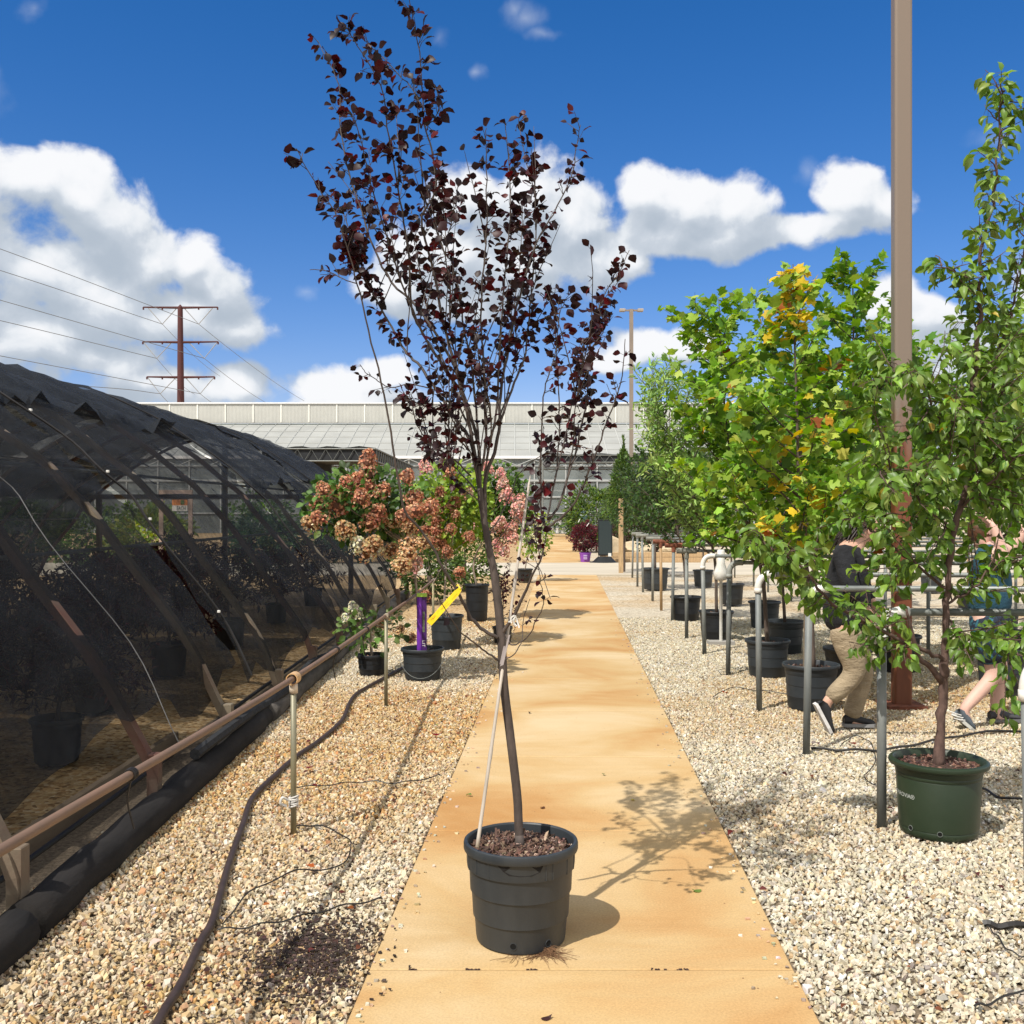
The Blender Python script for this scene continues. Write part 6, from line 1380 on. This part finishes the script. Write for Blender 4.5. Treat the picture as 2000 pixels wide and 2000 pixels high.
# ------------------------------------------------------------------ small litter
def litter():
    L=[(1063,1577,'brown','curled brown leaf lying on the path above the dark pot',.022,(.14,.06,.03)),(921,1557,'g','round green leaf on the path left of the cane',.02,(.10,.20,.04)),
       (1235,1562,'y','bright yellow leaf on the path by the crown shadow',.017,(.60,.50,.03)),(1178,1516,'g','narrow green leaf on the path above the crown shadow',.016,(.07,.14,.03)),
       (1370,1740,'g','green leaf near the right edge of the path beside the pot shadow',.025,(.16,.24,.05)),(1035,1393,'d','small dark brown leaf flake far up the path',.016,(.06,.03,.02)),
       (1056,1993,'d','dark leaf scrap at the bottom edge on the path',.02,(.05,.02,.02)),(1432,1635,'r','dark red leaf on white gravel beside the crown shadow',.03,(.12,.02,.015)),
       (612,1696,'o','orange red leaf on the tan gravel below the drip line loop',.035,(.50,.13,.03)),(596,1680,'d','purple brown dried leaf touching the orange leaf',.035,(.12,.06,.05)),
       (861,1440,'r','crimson leaf on gravel by the left path edge',.045,(.16,.01,.012)),(1412,1362,'r','rusty leaf on gravel near the third pipe post',.045,(.35,.09,.04)),
       (1673,1457,'r','dark red leaf on gravel between the two nearest pipe posts',.04,(.16,.03,.02)),(316,1853,'w','pale pink leaf on gravel left of the hose',.032,(.75,.55,.48)),
       (600,1755,'w','white stone chip like leaf on gravel by the rail shadow',.026,(.82,.82,.82)),(1770,1625,'r','red brown leaf on the gravel against the green pot',.03,(.22,.04,.02)),
       (596,1505,'r','maroon leaf on gravel right of the rail post',.035,(.14,.02,.02)),(607,1543,'r','small maroon leaf below the other maroon leaf by the rail post',.028,(.11,.015,.015)),(850,1420,'g','tiny green leaf on gravel before the crimson leaf',.016,(.16,.30,.06))]
    for i,(x,y,_,lab,s,c) in enumerate(L):
        p=G(x,y); onp=PL(p[1])<p[0]<PR(p[1]); z=.002 if onp else .019
        mb=MB(); q=np.random.default_rng(300+i); T=OV.copy(); T[:,2]*=1.3 if i%2 else -1.0; T[:,2]-=T[:,2].min()
        a=q.uniform(0,2*pi); leaves(mb,[p+[0,0,z]],[[cos(a),sin(a),0]],[[.1,.0,1]],[s*(2.0 if onp else 1.7)],[c],T,OVF)
        tag(mb.build('fallen_leaf',M_leaf if i not in (13,14) else M_petal),lab,'leaf','fallen leaves on path and gravel')
litter()
# stones kicked onto the path edges, and leaf scraps in the gravel
def strays():
    q=np.random.default_rng(88); n=420; y=2.8+13*q.random(n)**1.5; sd=q.random(n)<.5; off=q.exponential(.045,n)+.006; off=np.minimum(off,.5); x=np.where(sd,-.702+.052*y+off,.818+.052*y-off)
    cube=np.array([(a,b,c) for c in (-1,1) for a,b in ((-1,-1),(1,-1),(1,1),(-1,1))],float)*[1,.8,.55]; V=cube[None]*(1+.3*q.normal(size=(n,8,3)))*q.uniform(.0025,.0085,(n,1,1)); V+=np.stack([x,y,np.full(n,.004)],1)[:,None,:]
    mb=MB(); mb.block(V,[(3,2,1,0),(4,5,6,7),(0,1,5,4),(1,2,6,5),(2,3,7,6),(3,0,4,7)],palette(n,[(.55,.50,.40),(.52,.38,.22),(.30,.24,.18)],[4,4,2])); tag(mb.build('stray_stones',MATS['stone']),'small stray stones kicked onto both edges of the path','gravel',kind='stuff')
    n=520; y=2.9+12*q.random(n); x=np.where(q.random(n)<.7,-.75+.052*y-1.1*q.random(n),.85+.052*y+(y*.4)*q.random(n)); mb=MB(); a=q.normal(size=(n,3))*[1,1,.12]
    leaves(mb,np.stack([x,y,.004+.006*q.random(n)],1),a,q.normal(size=(n,3))*.4+[0,0,1],q.uniform(.012,.04,n),palette(n,[(.10,.03,.025),(.16,.06,.03),(.06,.03,.025),(.30,.10,.03),(.12,.09,.05)],[4,3,4,1,2])); tag(mb.build('leaf_litter',M_petal,smooth=True),'small dry reddish brown leaf scraps scattered in the gravel','litter',kind='stuff')
strays()
# soil spill and joint crumbs
def crumbs(n,cx,cy,sx,sy,z,cols,w,name,label,cat,smin=.002,smax=.007):
    q=np.random.default_rng(n); x=cx+q.normal(size=n)*sx; y=cy+q.normal(size=n)*sy+x*0; cube=np.array([(u,v,w_) for w_ in (-1,1) for u,v in ((-1,-1),(1,-1),(1,1),(-1,1))],float)
    V=cube[None]*q.uniform(smin,smax,(n,1,3))*[1,1,.5]*(1+.3*q.normal(size=(n,8,3))); V+=np.stack([x,y,np.full(n,z)+q.random(n)*.006],1)[:,None,:]
    mb=MB(); mb.block(V,[(3,2,1,0),(4,5,6,7),(0,1,5,4),(1,2,6,5),(2,3,7,6),(3,0,4,7)],palette(n,cols,w)); tag(mb.build(name,M_chip),label,cat,kind='stuff')
p=G(610,1868); crumbs(1300,p[0],p[1],.11,.19,.003,[(.035,.022,.018),(.06,.035,.028),(.12,.08,.06)],[5,3,1],'soil_spill','dark potting soil spilled on the tan gravel beside the path','soil')
q=np.random.default_rng(2); mb=MB()
for x0,x1 in ((-.17,-.09),(-.37,-.34),(.05,.10),(.50,.56),(.58,.63)):
    for k in range(9):
        x=q.uniform(x0,x1); y=3.67+q.normal()*.0035; s=q.uniform(.002,.005); mb.box((x-s,y-s*.8,-.004),(x+s,y+s*.8,.0015))
tag(mb.build('joint_crumbs',mat('crumb',(.07,.04,.03),.95)),'dark crumbs and chips caught in the nearest path joint','crumbs',kind='stuff')
